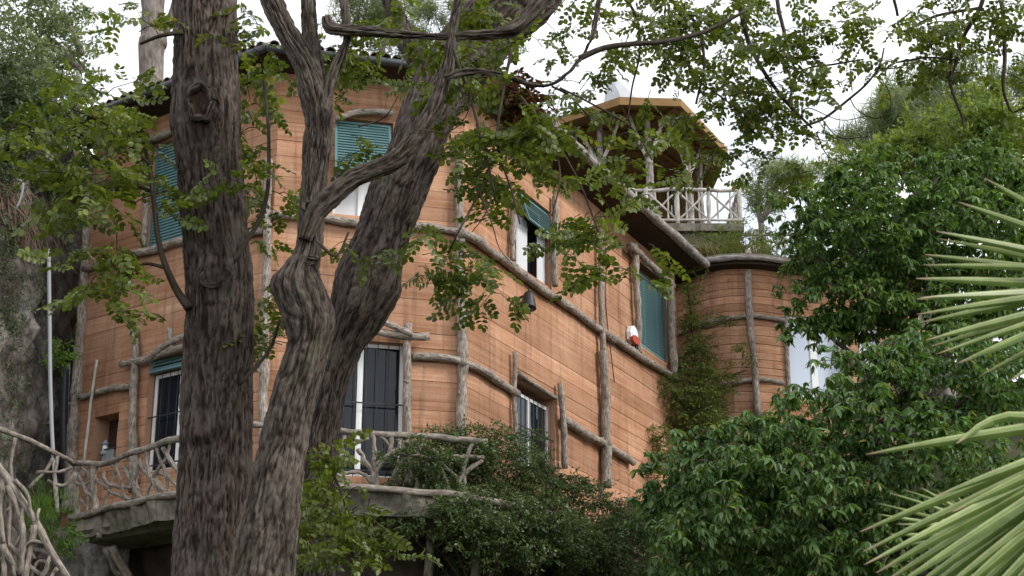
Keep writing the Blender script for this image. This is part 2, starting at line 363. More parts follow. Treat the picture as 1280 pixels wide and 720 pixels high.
cl = [(-20, 25), (-16, 26), (-12, 26.8), (-9.7, 27.5), (-8.95, 28.4), (-8.75, 29.4), (-8.85, 30.6), (-8.4, 33.5)]
kind(link('rock_cliff', sheet('rock_cliff', cl, 2.2, 15.6, 260, 220, .6, MT['rock'], 4, .03, lambda u: .93+.13*fbm(np.c_[u*6, u*0, u*0], 3))), 'structure')
base = [tuple(ORG['A']-6.6*dirv('A')-.5*nrm('A')), tuple(P1-.1*nrm('A')), tuple(P0-.1*nrm('B')), tuple(P0+5*dirv('C')-.1*nrm('C')), tuple(PC-.2*nrm('C'))]
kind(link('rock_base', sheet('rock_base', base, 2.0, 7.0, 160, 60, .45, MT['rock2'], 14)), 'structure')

led = [tuple(ORG['A']+s_*dirv('A')+o_*nrm('A')) for s_, o_ in ((-7.5, .9), (-5.6, .75), (-4.6, .85), (-3.5, .8), (-2.9, .3))]
kind(link('rock_ledge', sheet('rock_ledge', led, 2.2, 7.0, 80, 70, .5, MT['rock'], 24, .03)), 'structure')
# ------------------------------------------------------------------ the terracotta house
house = thing('house', 'terracotta house of board marked walls with weathered log trim and turquoise shutters', 'house', (P0[0], P0[1], 6.0))
ZT = 15.22
def S(k, px, py, off=0.): return F(k, px, py, off)[0]
def Z(k, px, py, off=0.): return F(k, px, py, off)[1]
EXT = dict(A=(-5.21, 0.), B=(-3.5245, 0.), C=(0., 11.5))
OPN = dict(
    A=[(-3.40, -2.25, 12.42, 14.60), (S('A', 183, 520), -1.55, 7.95, 10.12), (-4.50, -3.80, 8.22, 9.22)],
    B=[(-2.45, -1.36, 12.48, 14.42), (S('B', 396, 500), -1.03, 7.6, 10.08)],
    C=[(S('C', 644, 300), S('C', 688, 300), 12.46, 14.15), (S('C', 645, 510), S('C', 693, 520), 8.30, 10.10), (S('C', 799, 400), S('C', 833, 400), 12.60, 14.72)])
courses = []; z = 6.62
while z < ZT-.08:
    h = rnd.choice([rnd.uniform(.12, .2), rnd.uniform(.24, .42), rnd.uniform(.28, .44)]); h = min(h, ZT-z); courses.append((z, z+h)); z += h
def cutrects(r, ops):
    out = [r]
    for a0, a1, b0, b1 in ops:
        nx = []
        for s0, s1, z0, z1 in out:
            if a1 <= s0 or a0 >= s1 or b1 <= z0 or b0 >= z1: nx.append((s0, s1, z0, z1)); continue
            if a0 > s0: nx.append((s0, a0, z0, z1))
            if a1 < s1: nx.append((a1, s1, z0, z1))
            c0, c1 = max(s0, a0), min(s1, a1)
            if b0 > z0: nx.append((c0, c1, z0, b0))
            if b1 < z1: nx.append((c0, c1, b1, z1))
        out = nx
    return out
walls = {}
for k in 'ABC':
    e0, e1 = EXT[k]; ops = OPN[k]; fr = frame(k)
    ss = sorted({e0, e1, *[v for o in ops for v in o[:2]]}); zs = sorted({6.62, ZT, *[v for o in ops for v in o[2:]]})
    mb = MB()
    for i in range(len(ss)-1):
        for j in range(len(zs)-1):
            cs, cz = (ss[i]+ss[i+1])/2, (zs[j]+zs[j+1])/2
            if any(o[0] < cs < o[1] and o[2] < cz < o[3] for o in ops): continue
            mb.add([(ss[i], .012, zs[j]), (ss[i+1], .012, zs[j]), (ss[i+1], .012, zs[j+1]), (ss[i], .012, zs[j+1])], [(0, 1, 2, 3)])
    for a0, a1, b0, b1 in ops:
        for q in (((a0, b0), (a1, b0)), ((a1, b0), (a1, b1)), ((a1, b1), (a0, b1)), ((a0, b1), (a0, b0))):
            (u0, v0), (u1, v1) = q; mb.add([(u0, .0, v0), (u1, .0, v1), (u1, .42, v1), (u0, .42, v0)], [(3, 2, 1, 0)])
        mb.add([(a0, .42, b0), (a1, .42, b0), (a1, .42, b1), (a0, .42, b1)], [(0, 1, 2, 3)])
    w = mb.build('wall', MT['mortar'], house, fr); walls[k] = w
    cuts = {'A': [], 'B': [], 'C': [S('C', 752, 430)]}[k]
    edges = [e0, *cuts, e1]
    for z0, z1 in courses:
        ed = sorted([*edges, *[rnd.uniform(e0+.6, e1-.6) for _ in range(int((e1-e0)/4)) if k != 'C' and rnd.random() < .25]])
        for a, bb in zip(ed[:-1], ed[1:]):
            for s0, s1, y0, y1 in cutrects((a, bb, z0, z1), [(o[0]-.002, o[1]+.002, o[2], o[3]) for o in ops]):
                if y1-y0 < .03 or s1-s0 < .04: continue
                g = .0018; f = -rnd.uniform(.003, .008); L = s1-s0; nseg = max(1, int(L/.7)); V = []
                tl = rnd.uniform(-.006, .006)
                for i in range(nseg+1):
                    s = s0+L*i/nseg; jz = rnd.uniform(-.003, .003); jy = rnd.uniform(-.0007, .0007)
                    V += [(s, .02, y0+g), (s, f+jy+tl, y0+g+.002+jz*.6), (s, f+jy-.004, (y0+y1)/2), (s, f+jy-tl, y1-g-.002+jz*.6), (s, .02, y1-g)]
                Fc = [(i*5+j, i*5+j+1, i*5+j+6, i*5+j+5) for i in range(nseg) for j in range(4)]+[(0, 4, 3, 2, 1), tuple(nseg*5+j for j in range(5))]
                link('board', mesh('board', V, [tuple(reversed(f_)) for f_ in Fc], MT['board']), w, fr)
# back walls (seen only from the side)
mb = MB(); bk = [PA, PA-6*nrm('A'), PC-6*nrm('C'), PC]
for a, b_ in zip(bk[:-1], bk[1:]): mb.add([(*a, 5), (*b_, 5), (*b_, ZT), (*a, ZT)], [(0, 1, 2, 3)])
mb.build('back_wall', MT['mortar'], house)

def shutter(k, s0, s1, z0, z1, tilt=0., lab=None, yoff=.05, nsl=None, parent=house):
    fr = frame(k) @ Matrix.Translation((0, yoff, z1)) @ Matrix.Rotation(tilt, 4, 'X'); H = z1-z0
    mb = MB(); t_ = .05
    mb.box(s0, s0+t_, 0, .04, -H, 0).box(s1-t_, s1, 0, .04, -H, 0).box(s0+t_, s1-t_, 0, .04, -t_, 0).box(s0+t_, s1-t_, 0, .04, -H, -H+t_)
    f = mb.build('shutter', MT['turq'], parent, fr)
    n = nsl or int((H-2*t_)/.062); p = (H-2*t_)/n
    sm = MB().box(s0+t_, s1-t_, -.035, .035, -.006, .006); me = None
    for i in range(n):
        Ms = fr @ Matrix.Translation((0, .02, -t_-(i+.5)*p)) @ Matrix.Rotation(R(66), 4, 'X')
        if me is None: o = sm.build('slat', MT['turq'], f, Ms); me = o.data
        else: link('slat', me, f, Ms)
    return f
def window(k, s0, s1, z0, z1, mull=1, bars=False, glass='glass', y=.16, lab=None, rails=(.33,)):
    fr = frame(k); mb = MB(); t_ = .065
    mb.box(s0, s0+t_, y, y+.06, z0, z1).box(s1-t_, s1, y, y+.06, z0, z1).box(s0+t_, s1-t_, y+.002, y+.058, z1-t_, z1).box(s0+t_, s1-t_, y+.002, y+.058, z0, z0+t_)
    xs = [s0+t_]
    for i in range(mull):
        c = s0+(s1-s0)*(i+1)/(mull+1); mb.box(c-.05, c+.05, y-.012, y+.05, z0+t_, z1-t_); xs += [c-.05, c+.05]
    xs.append(s1-t_)
    w = mb.build('window', MT['white'], house, fr)
    for i in range(0, len(xs), 2):
        MB().box(xs[i], xs[i+1], y+.025, y+.035, z0+t_, z1-t_).build('pane', MT[glass], w, fr)
    if bars:
        n = max(2, int((s1-s0)/.19))
        for i in range(n):
            s = s0+(s1-s0)*(i+.5)/n
            MB().tube([(s, .045, z0+.01), (s, .045, z1-.01)], .007, 6).build('window_bar', MT['iron'], w, fr, True)
        for zz in (z0+.12, (z0+z1)/2+.1):
            MB().box(s0+.003, s1-.003, .028, .04, zz-.013, zz+.013).build('window_bar', MT['iron'], w, fr)
    return w
o = OPN['A']; window('A', *o[0], 1, y=.2); shutter('A', o[0][0]+.01, o[0][1]-.01, o[0][2]+.02, o[0][3]-.02, 0, yoff=.05)
window('A', o[1][0], o[1][1], o[1][2], o[1][3]-.28, 1, True)
shutter('A', o[1][0]+.02, o[1][1]-.02, o[1][3]-.30, o[1][3]-.02, R(-22), yoff=.06)
o = OPN['B']; window('B', *o[0], 1, glass='cloth_and_sky', y=.2); shutter('B', o[0][0]-.02, o[0][1]-.04, 13.22, 14.38, R(-15), yoff=.03)  # upper panes: sky reflection put into the colour as plain white
window('B', *o[1], 1, True)
o = OPN['C']
w = window('C', *o[0], 1, y=.24); fr = frame('C'); s0, s1, z0, z1 = o[0]
for a, b_ in ((s0+.30, s0+.78), (s1-.42, s1-.06)):      # drawn curtains inside the open frame
    xs = np.linspace(a, b_, 17); V = [(x, .12+.03*math.sin(i*1.6), zz) for zz in (z0+.06, z1-.5) for i, x in enumerate(xs)]
    link('curtain', mesh('curtain', V, [(i, i+1, i+18, i+17) for i in range(16)], MT['cloth_and_sky'], True), w, fr)
shutter('C', s0+.35, s1-.04, z0+1.02, z1-.04, R(-18), yoff=.04)
window('C', o[1][0], o[1][1], o[1][2], o[1][3]-.16, 1, True)
window('C', *o[2], 1, y=.22); shutter('C', o[2][0]+.02, o[2][1]-.02, o[2][2]+.03, o[2][3]-.25, 0, yoff=.04)
# niche on the left facet
s0, s1, z0, z1 = OPN['A'][2]
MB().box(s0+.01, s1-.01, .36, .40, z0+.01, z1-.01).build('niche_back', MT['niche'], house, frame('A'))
# roof with eaves
def eave(off):
    def miter(P, a, b_): n1, n2 = nrm(a), nrm(b_); return P+(n1+n2)/(1+n1@n2)*off
    return [PA-.68*dirv('A')*(1 if off > 0 else 0)+off*nrm('A'), miter(P1, 'A', 'B'), miter(P0, 'B', 'C'), PC+(.15 if off > 0 else 0)*dirv('C')+off*nrm('C')]
E0 = eave(.68); E1 = eave(-3.6); E0s = eave(-.1)
mb = MB()
for i in range(3):
    a, b_, c_, d_ = E0[i], E0[i+1], E1[i+1], E1[i]
    mb.add([(*a, 15.40), (*b_, 15.40), (*c_, 16.30), (*d_, 16.30)], [(0, 1, 2, 3)])
    mb.add([(*a, 15.27), (*b_, 15.27), (*b_, 15.40), (*a, 15.40)], [(0, 1, 2, 3)])
mb.add([(*q, 16.30) for q in E1], [(0, 1, 2, 3)])
mb.add([(*E0[0], 15.27), (*E0[0], 15.40), (*E1[0], 16.3), (*E1[0], 15.27)], [(0, 1, 2, 3)])
mb.add([(*E0[3], 15.27), (*E0[3], 15.40), (*E1[3], 16.3), (*E1[3], 15.27)], [(0, 1, 2, 3)])
roof = mb.build('roof', MT['tile'], house)
mb = MB()
for i in range(3):
    a, b_, c_, d_ = E0[i], E0[i+1], E0s[i+1], E0s[i]
    mb.add([(*a, 15.266), (*b_, 15.266), (*c_, 15.20), (*d_, 15.20)], [(3, 2, 1, 0)])
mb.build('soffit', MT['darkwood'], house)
th = np.linspace(0, math.pi, 7); V = []
for rr in (.095, .078):
    for x in (-.12, .75):
        V += [(x, rr*math.cos(a), rr*math.sin(a)*.8) for a in th]
Fc = [(i, i+1, i+8, i+7) for i in range(6)]+[(14+i, 21+i, 22+i, 15+i) for i in range(6)]+[(i, 14+i, 15+i, i+1) for i in range(6)]
tm = mesh('roof_tile', V, Fc, MT['tile'], False)
for i, k in enumerate('ABC'):
    a, b_ = E0[i], E0[i+1]; L = np.linalg.norm(b_-a); n = int(L/.205); d = (b_-a)/L; n2 = nrm(k)
    for j in range(n):
        q = a+d*(j+.5)*L/n
        Mt = Matrix(((-n2[0], d[0], 0, q[0]), (-n2[1], d[1], 0, q[1]), (0, 0, 1, 15.41), (0, 0, 0, 1))) @ Matrix.Rotation(R(-11.8+rnd.uniform(-1, 1)), 4, 'Y') @ Matrix.Rotation(R(rnd.uniform(-2, 2)), 4, 'Z')
        link('roof_tile', tm, roof, Mt)
n_o = .78
ga = [(*q, 15.30) for q in eave(n_o)]
tube('gutter', ga[:2], .075, MT['gutter'], house, 10); tube('gutter', [ga[1], ga[2]], .074, MT['gutter'], house, 10)
tube('eave_log', [fp('C', -.6, 15.34, .80), fp('C', 3, 15.37, .81), fp('C', 7, 15.36, .79), fp('C', 11.75, 15.37, .8)], .11, MT['log_pale'], house, 10, .02, rows=40)
# log trim on the walls
def log(k, pts, r, off=.09, wob=.02, mat='log', name='log', parent=house):
    P = [fpp(k, x, y, off) for x, y in pts]
    L = sum(np.linalg.norm(b_-a) for a, b_ in zip(P[:-1], P[1:]))
    o = MB().tube(P, r, 9, wob, rows=max(8, int(L/.12))).build(name, MT[mat], parent, None, True)
    # cut branch stubs
    n = int(L/.9)
    for i in range(n):
        t = rnd.uniform(.1, .9)*(len(P)-1); j = min(int(t), len(P)-2); q = P[j]+(P[j+1]-P[j])*(t-j)
        rr = (r if np.isscalar(r) else r[0]); v = nrm(k)*rnd.uniform(.2, 1)+dirv(k)*rnd.uniform(-1, 1); v = np.r_[v/np.linalg.norm(v), rnd.uniform(-.3, .6)]
        tube('stub', [q, q+v*(rr+rnd.uniform(.01, .04))], [rr*.45, rr*.3], MT[mat], o, 7)
    return o
log('A', [(110, 230), (106, 330), (101, 420), (94, 500), (89, 585), (86, 640)], [.085, .09, .10, .11, .12, .14], .05)
log('A', [(187, 180), (184, 240), (180, 310)], .065)
log('A', [(335, 200), (334, 300), (332, 400), (330, 480), (329, 565)], .085, .1)
log('A', [(168, 412), (170, 440), (167, 500), (166, 560), (166, 615)], [.07, .075, .08, .085, .09], .12)
log('A', [(106, 336), (130, 331), (150, 322), (190, 312), (232, 300), (280, 296), (330, 287)], .075, .1)
log('A', [(98, 497), (130, 488), (163, 482)], .06, .09)
log('A', [(152, 455), (180, 450), (210, 440), (236, 432), (280, 424)], .065, .14)
log('A', [(180, 452), (200, 436), (215, 428), (240, 418)], .06, .2)
log('A', [(213, 412), (216, 438)], .06, .16); log('A', [(168, 178), (195, 172), (225, 160), (260, 150)], .07, .13)
log('B', [(573, 168), (574, 260), (577, 360), (578, 450), (577, 545), (577, 640)], [.07, .085, .09, .095, .1, .1], .07)
log('B', [(340, 268), (400, 272), (440, 278), (520, 283), (545, 284), (578, 290)], .07, .1)
log('B', [(514, 446), (545, 447), (576, 452)], .078, .1)
log('B', [(509, 405), (510, 460), (510, 540), (511, 610)], .075, .16)
log('B', [(400, 408), (440, 411), (475, 416), (510, 420), (537, 421)], .07, .2)
log('B', [(478, 402), (500, 411), (516, 419)], .055, .27)
log('B', [(420, 150), (450, 139), (492, 142)], .06, .14)
log('C', [(577, 290), (600, 303), (635, 330), (670, 356), (710, 383), (752, 413), (800, 445), (848, 476)], .085, .1)
log('C', [(577, 452), (605, 464), (646, 492)], .075, .1)
log('C', [(704, 524), (730, 540), (760, 558), (792, 578)], .085, .12)
log('C', [(752, 270), (751, 340), (752, 400), (754, 440)], .065, .14); log('C', [(754, 440), (757, 500), (758, 560), (758, 610)], [.10, .10, .11, .12], .15)
log('C', [(642, 240), (642, 290), (641, 325)], .06, .12); log('C', [(694, 245), (694, 300), (694, 358)], .07, .12)
log('C', [(701, 478), (704, 530), (706, 585)], .07, .14); log('C', [(643, 440), (644, 480), (644, 560)], .045, .1)
log('C', [(793, 305), (796, 370), (799, 442)], .085, .14); log('C', [(837, 335), (839, 400), (843, 470)], .095, .16)
log('C', [(787, 306), (812, 330), (842, 358)], .09, .2)
log('C', [(648, 468), (670, 482), (695, 497)], .05, .08, mat='rust_rail')
tube('cable', [fpp('C', *q, .06) for q in ((755, 295), (758, 330), (757, 380), (768, 478))], .012, MT['iron'], house, 6)
tube('white_pole', [fpp('A', *q, .2) for q in ((121, 450), (114, 500), (107, 560), (104, 595))], .03, MT['paleWood'], house, 7, .01)
tube('drain_pipe', [fpp('A', *q, -.1) for q in ((82, 455), (80, 520), (82, 600), (84, 650))], .09, MT['gutter'], house, 9)

# ------------------------------------------------------------------ curved annex tower
AX = [(842, 40.6), (860, 39.9), (885, 39.3), (910, 39.0), (935, 38.95), (960, 39.05), (985, 39.3), (1020, 39.55), (1060, 39.75), (1110, 40.0), (1150, 40.6)]
axp = np.array([[at(px, 420, Y)[0], Y] for px, Y in AX]); axs = np.r_[0, np.cumsum(np.linalg.norm(np.diff(axp, axis=0), axis=1))]
def axpx(px): return float(np.interp(px, [a[0] for a in AX], axs))
_c = catmull(np.c_[axp, axp[:, 0]*0], 220)[:, :2]; _cs = np.r_[0, np.cumsum(np.linalg.norm(np.diff(_c, axis=0), axis=1))]*axs[-1]/np.sum(np.linalg.norm(np.diff(_c, axis=0), axis=1))
def axq(s, off=0.):
    x = np.interp(s, _cs, _c[:, 0]); y = np.interp(s, _cs, _c[:, 1]); e = .1
    tx = np.interp(s+e, _cs, _c[:, 0])-np.interp(s-e, _cs, _c[:, 0]); ty = np.interp(s+e, _cs, _c[:, 1])-np.interp(s-e, _cs, _c[:, 1]); l = math.hypot(tx, ty)
    return np.array([x+ty/l*off, y-tx/l*off])
def axz(px, py, off=0.):
    q = axq(axpx(px), off); return at(px, py, q[1])[2]
annex = thing('round_annex', 'low rounded terracotta annex with log posts, joined to the right end of the house', 'annex', (axp[4][0], 39.5, 9))
ZR = axz(935, 336)
def strip(s0, s1, y0, y1, offs, step=.3):
    n = max(1, int((s1-s0)/step)); V = []; m = len(offs)
    for i in range(n+1):
        s = s0+(s1-s0)*i/n
        for of, zf in offs: q = axq(s, of); V.append((q[0], q[1], y0+(y1-y0)*zf))
    Fc = [(i*m+j, (i+1)*m+j, (i+1)*m+(j+1) % m, i*m+(j+1) % m) for i in range(n) for j in range(m)]
    return V, Fc+[tuple(range(m)), tuple(range(n*m, n*m+m))[::-1]]
wo = (axpx(984), axpx(1052), axz(1015, 500), axz(1015, 397)); wo2 = (axpx(1072), axpx(1098), axz(1080, 470), axz(1080, 405))
mb = MB(); 
for s0, s1, z0, z1 in cutrects((0, axs[-1], 8.5, ZR), [wo, wo2]): mb.add(*strip(s0, s1, z0, z1, [(-.25, 0), (-.012, 0), (-.012, 1), (-.25, 1)]))
aw = mb.build('wall', MT['mortar'], annex)
z = 9.6
while z < ZR-.06:
    h = min(rnd.uniform(.17, .28), ZR-z)
    for s0, s1, z0, z1 in cutrects((0, axs[-1], z, z+h), [wo, wo2]):
        if z1-z0 < .03: continue
        f = rnd.uniform(.014, .03); V, Fc = strip(s0, s1, z0+.003, z1-.003, [(-.02, 0), (f, .02), (f+.003, .5), (f, .98), (-.02, 1)])
        link('board', mesh('board', V, Fc, MT['board']), aw)
    z += h
mb = MB(); mb.add(*strip(-.1, axs[-1], ZR+.10, ZR+.22, [(-.6, 0), (.52, 0), (.55, .5), (.52, 1), (-.6, 1)])); mb.build('roof_slab', MT['concrete'], annex)
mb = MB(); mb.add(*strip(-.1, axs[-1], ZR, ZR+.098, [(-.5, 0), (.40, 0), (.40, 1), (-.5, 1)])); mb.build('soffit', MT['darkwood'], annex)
mb = MB(); mb.add(*strip(-.1, axs[-1], ZR+.222, ZR+.26, [(-3., 0), (.47, 0), (.47, 1), (-3., 1)])); mb.build('roof_deck', MT['concrete'], annex)
mb = MB().tube([(*axq(s, .5), ZR+.12) for s in np.linspace(0, axs[-1], 14)], .075, 8, .01); mb.build('eave_rim', MT['log_pale'], annex, None, True)
mb = MB(); q = axq(axpx(936), .42); mb.tube([(q[0], q[1], ZR+.2), (q[0], q[1], ZR+.36)], [.11, .07], 9); mb.build('roof_knob', MT['log'], annex, None, True)
def axlog(pts, r, off=.1, mat='log'):
    P = []
    for px, py in pts: q = axq(axpx(px), off); P.append(at(px, py, q[1]))
    return tube('log', P, r, MT[mat], annex, 9, .015)
axlog([(935, 338), (938, 400), (943, 460), (947, 520)], .085, .16)
axlog([(846, 418), (860, 413), (880, 405), (908, 399), (937, 395), (960, 397), (990, 401)], .065, .1); axlog([(848, 502), (880, 489), (910, 480), (942, 474), (980, 478)], .065, .1)
axlog([(981, 395), (984, 440), (986, 500)], .06, .12); axlog([(1056, 400), (1058, 460)], .06, .12)
for wi, (s0, s1, z0, z1) in enumerate((wo, wo2)):
    mb = MB(); ns = 2 if wi == 0 else 1
    parts = [(s0, s0+.08), (s1-.08, s1)]+([((s0+s1)/2-.09, (s0+s1)/2+.09)] if ns == 2 else [])
    for a, b_ in parts: mb.add(*strip(a, b_, z0, z1, [(-.14, 0), (-.08, 0), (-.08, 1), (-.14, 1)], .1))
    for a, b_ in ((z0, z0+.08), (z1-.08, z1)): mb.add(*strip(s0+.08, s1-.08, a, b_, [(-.138, 0), (-.082, 0), (-.082, 1), (-.138, 1)]))
    w = mb.build('window', MT['white'], annex)
    pr = [(s0+.08, (s0+s1)/2-.09), ((s0+s1)/2+.09, s1-.08)] if ns == 2 else [(s0+.08, s1-.08)]
    for a, b_ in pr:
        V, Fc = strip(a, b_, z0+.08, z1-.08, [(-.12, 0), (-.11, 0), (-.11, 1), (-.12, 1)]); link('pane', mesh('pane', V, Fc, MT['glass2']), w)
    V, Fc = strip(s0-.02, s1+.02, z0-.02, z1+.02, [(-.24, 0), (-.2, 0), (-.2, 1), (-.24, 1)]); link('curtain', mesh('curtain', V, Fc, MT['cloth_and_sky']), w)

# ------------------------------------------------------------------ terrace and gazebo behind
TZ = at(928, 279, 41.2)[2]
x0 = at(690, 280, 42)[0]; x1 = at(930, 280, 41.2)[0]
mb = MB(); mb.box(x0, x1, 41.2, 50.5, TZ-.22, TZ); mb.box(x0+.1, x1-.15, 41.4, 50.3, 12, TZ-.224); mb.box(x1+.02, x1+6, 44.2, 47.6, 13, TZ-.1)
terr = mb.build('terrace', MT['concrete']); tag(terr, 'raised concrete terrace under the gazebo, behind the house roof', 'terrace')
GE = at(775, 127, 41.5)[2]; GA = GE+1.0; GR = 2.62
def atz(px, py, z): r = ray(px, py); t = (z-CZ)/r[2]; return np.array([r[0]*t, r[1]*t])
RP = np.array([atz(*q, GE) for q in ((690, 155), (775, 127), (850, 129), (908, 190), (888, 236), (825, 256), (748, 250), (694, 210))])
gc = RP.mean(0)
gaz = thing('gazebo', 'eight sided wooden gazebo with pale branch posts standing on the terrace above the roof', 'gazebo', (gc[0], gc[1], TZ))
def gp(i, r, z):
    j = int(math.floor(i)); t = i-j; q = RP[j % 8]*(1-t)+RP[(j+1) % 8]*t; q = gc+(q-gc)*r/GR; return (q[0], q[1], z)
mb = MB(); ring = [gp(i, GR, GE) for i in range(8)]; ringt = [gp(i, GR, GE+.10) for i in range(8)]
mb.add([*ringt, (*gc, GA)], [(i, (i+1) % 8, 8) for i in range(8)]); mb.build('roof', MT['greyroof'], gaz)
mb = MB(); mb.add([*[gp(i, 1.15, GA-.45) for i in range(8)], (gc[0]-.9, gc[1]-.3, GA+1.9)], [(i, (i+1) % 8, 8) for i in range(8)]); mb.build('roof_cap', MT['greyroof'], gaz)
for i in range(8):
    a, b_ = np.array(gp(i, GR, GE)), np.array(gp(i+1, GR, GE)); c_, d_ = np.array(gp(i+1, .15, GA-.15)), np.array(gp(i, .15, GA-.15))
    nb = 9
    for j in range(nb):
        t0, t1 = j/nb+.008, (j+1)/nb-.008
        q = [a+(d_-a)*t0, b_+(c_-b_)*t0, b_+(c_-b_)*t1, a+(d_-a)*t1]; up = np.array([0, 0, .02]); 
        link('ceiling_plank', mesh('ceiling_plank', [*q, *[v+up for v in q]], [(3, 2, 1, 0), (4, 5, 6, 7), (0, 1, 5, 4), (2, 3, 7, 6), (1, 2, 6, 5), (3, 0, 4, 7)], MT['brownwood']), gaz)
    ov = np.array([0, 0, .12])
    an = (np.array(gp(i, 1, 0))-np.array([*gc, 0]))
    w2 = [np.array(gp(i, GR+.04, GE-.12)), np.array(gp(i+1, GR+.04, GE-.12)), np.array(gp(i+1, GR-.02, GE-.12)), np.array(gp(i, GR-.02, GE-.12))]
    link('fascia', mesh('fascia', [*w2, *[v+np.array([0, 0, .24]) for v in w2]], [(3, 2, 1, 0), (4, 5, 6, 7), (0, 1, 5, 4), (2, 3, 7, 6), (1, 2, 6, 5), (3, 0, 4, 7)], MT['brownwood']), gaz)
    tube('rafter', [gp(i, GR, GE-.03), gp(i, .1, GA-.25)], .055, MT['brownwood'], gaz, 6)
    pb = np.array(gp(i+.5, 1.95, TZ)); pt = np.array(gp(i+.5, 1.95, GE+.25))
    tube('post', [pb, (pb+pt)/2+np.array([.03, 0, 0]), pt], [.13, .105, .10], MT['log_pale'], gaz, 9, .02)
    tube('beam', [gp(i+.5, 1.95, GE+.2), gp(i+1.5, 1.95, GE+.2)], .08, MT['brownwood'], gaz, 8)
    for sgn in (-1, 1):
        q0 = pb+(pt-pb)*.62; q1 = np.array(gp(i+.5+.42*sgn, 1.92, GE+.12)); mid = (q0+q1)/2+np.array([0, 0, -.08])
        tube('brace', [q0, mid, q1], [.075, .055, .045], MT['paleWood'], gaz, 7, .015)
for i in (3, 4, 5, 6):          # reed screens closing the far sides under the roof
    a, b_ = np.array(gp(i+.55, 1.9, 0)), np.array(gp(i+1.45, 1.9, 0)); L = np.linalg.norm(b_-a); d = (b_-a)/L; nr = 14
    for j in range(nr):
        q = a+d*(j+.5)*L/nr; tube('reed', [(q[0], q[1], TZ+.3), (q[0], q[1], GE+.15)], L/nr*.53, MT['brownwood'], gaz, 6, .006)
def railing(name, label, A, B, h, mat, parent=None, n=None, cat='railing'):
    A, B = np.array(A, float), np.array(B, float); L = np.linalg.norm(B-A); o = thing(name, label, cat, tuple(A))
    up = np.array([0, 0, 1.]); n = n or max(1, int(L/.75))
    tube('top_rail', [A+up*h, (A+B)/2+up*(h+.02), B+up*h], .055, mat, o, 8, .02, rows=int(L/.2)+6); tube('bottom_rail', [A+up*.12, B+up*.12], .045, mat, o, 8, .015)
    for i in range(n+1):
        q = A+(B-A)*i/n; tube('post', [q, q+up*(h+.08)], .062, mat, o, 8, .01)
    for i in range(n):
        q, q2 = A+(B-A)*i/n, A+(B-A)*(i+1)/n
        tube('crossed_branch', [q+up*.12, q2+up*(h-.03)], .032, mat, o, 7, .02); tube('crossed_branch', [q2+up*.12, q+up*(h-.03)], .032, mat, o, 7, .02)
        for t in (.3, .7): w = q+(q2-q)*t; tube('spindle', [w+up*.12, w+up*h], .024, mat, o, 6, .01)
    return o
railing('terrace_railing', 'pale rustic railing of crossed branches along the front of the gazebo terrace', (x0, 41.3, TZ), (x1-.08, 41.3, TZ), 1.02, MT['paleWood'])
railing('terrace_railing', 'short pale branch railing running back from the terrace corner right of the gazebo', (x1-.06, 41.45, TZ), (x1-.06, 44.3, TZ), 1.02, MT['paleWood'])
railing('terrace_railing', 'distant pale paling railing just behind the leaves right of the terrace', (x1+.1, 44.3, TZ-.1), (x1+5.5, 44.4, TZ-.1), .95, MT['paleWood'])

# ------------------------------------------------------------------ balcony
SL1, SL0 = 7.0, 6.55
def mit(off):
    def m2(P, a, b_): n1, n2 = nrm(a), nrm(b_); return P+(n1+n2)/(1+n1@n2)*off
    return [ORG['A']-3.35*dirv('A')+off*nrm('A'), m2(P1, 'A', 'B'), m2(P0, 'B', 'C'), P0+8.2*dirv('C')+off*nrm('C')]
o1, o0, o2 = mit(1.28), mit(.04), mit(1.02)
o2[0] = o2[0]+.2*dirv('A')
mb = MB(); 
for i in range(3):
    mb.add([(*o0[i], SL1), (*o1[i], SL1), (*o1[i+1], SL1), (*o0[i+1], SL1)], [(0, 1, 2, 3)])
    mb.add([(*o1[i], SL1), (*o1[i], SL1-.3), (*o1[i+1], SL1-.3), (*o1[i+1], SL1)], [(0, 1, 2, 3)])
    mb.add([(*o1[i], SL1-.3), (*o2[i], SL0), (*o2[i+1], SL0), (*o1[i+1], SL1-.3)], [(0, 1, 2, 3)])
    mb.add([(*o2[i], SL0), (*o0[i], SL0), (*o0[i+1], SL0), (*o2[i+1], SL0)], [(0, 1, 2, 3)])
mb.add([(*o0[0], SL1), (*o0[0], SL0), (*o2[0], SL0), (*o1[0], SL1-.3), (*o1[0], SL1)], [(0, 1, 2, 3, 4)])
bal = thing('balcony', 'long mossy concrete balcony wrapping the foot of the house walls', 'balcony', (P1[0], P1[1], 6.5))
mb.build('slab', MT['concrete'], bal)
link('fascia', sheet('fascia', [tuple(a) for a in mit(1.16)], SL0+.04, SL1-.01, 420, 34, .30, MT['concrete'], 31, -.28), bal)
tube('slab_edge', [(*(a), SL1-.02) for a in mit(1.30)], .06, MT['rust_rail'], bal, 8, .03, rows=90)
for k, x, y, x2, y2 in (('A', 130, 684, 152, 722), ('A', 142, 684, 160, 724), ('B', 540, 655, 532, 740), ('B', 598, 655, 590, 745), ('C', 640, 662, 606, 730)):
    a = fpp(k, x, y, .95); b_ = fpp(k, x2, y2, .5); tube('strut', [a, b_], .075, MT['rust_rail'], bal, 8, .03)
brl = thing('balcony_railing', 'grey railing of knotty forked branches in front of the left window', 'railing', tuple(fpp('A', 172, 628, 1.2)))
def strokes(par, k, off, lst, mat='rust_rail', name='branch'):
    for pts, r in lst: tube(name, [fpp(k, x, y, off+rnd.uniform(-.02, .02)) for x, y in pts], r, MT[mat], par, 8, .02, rows=4*len(pts)+6)
strokes(brl, 'A', 1.2, [([(93, 579), (115, 580), (135, 578), (160, 567), (190, 558), (222, 548), (262, 541), (300, 545)], .058)], name='top_rail')
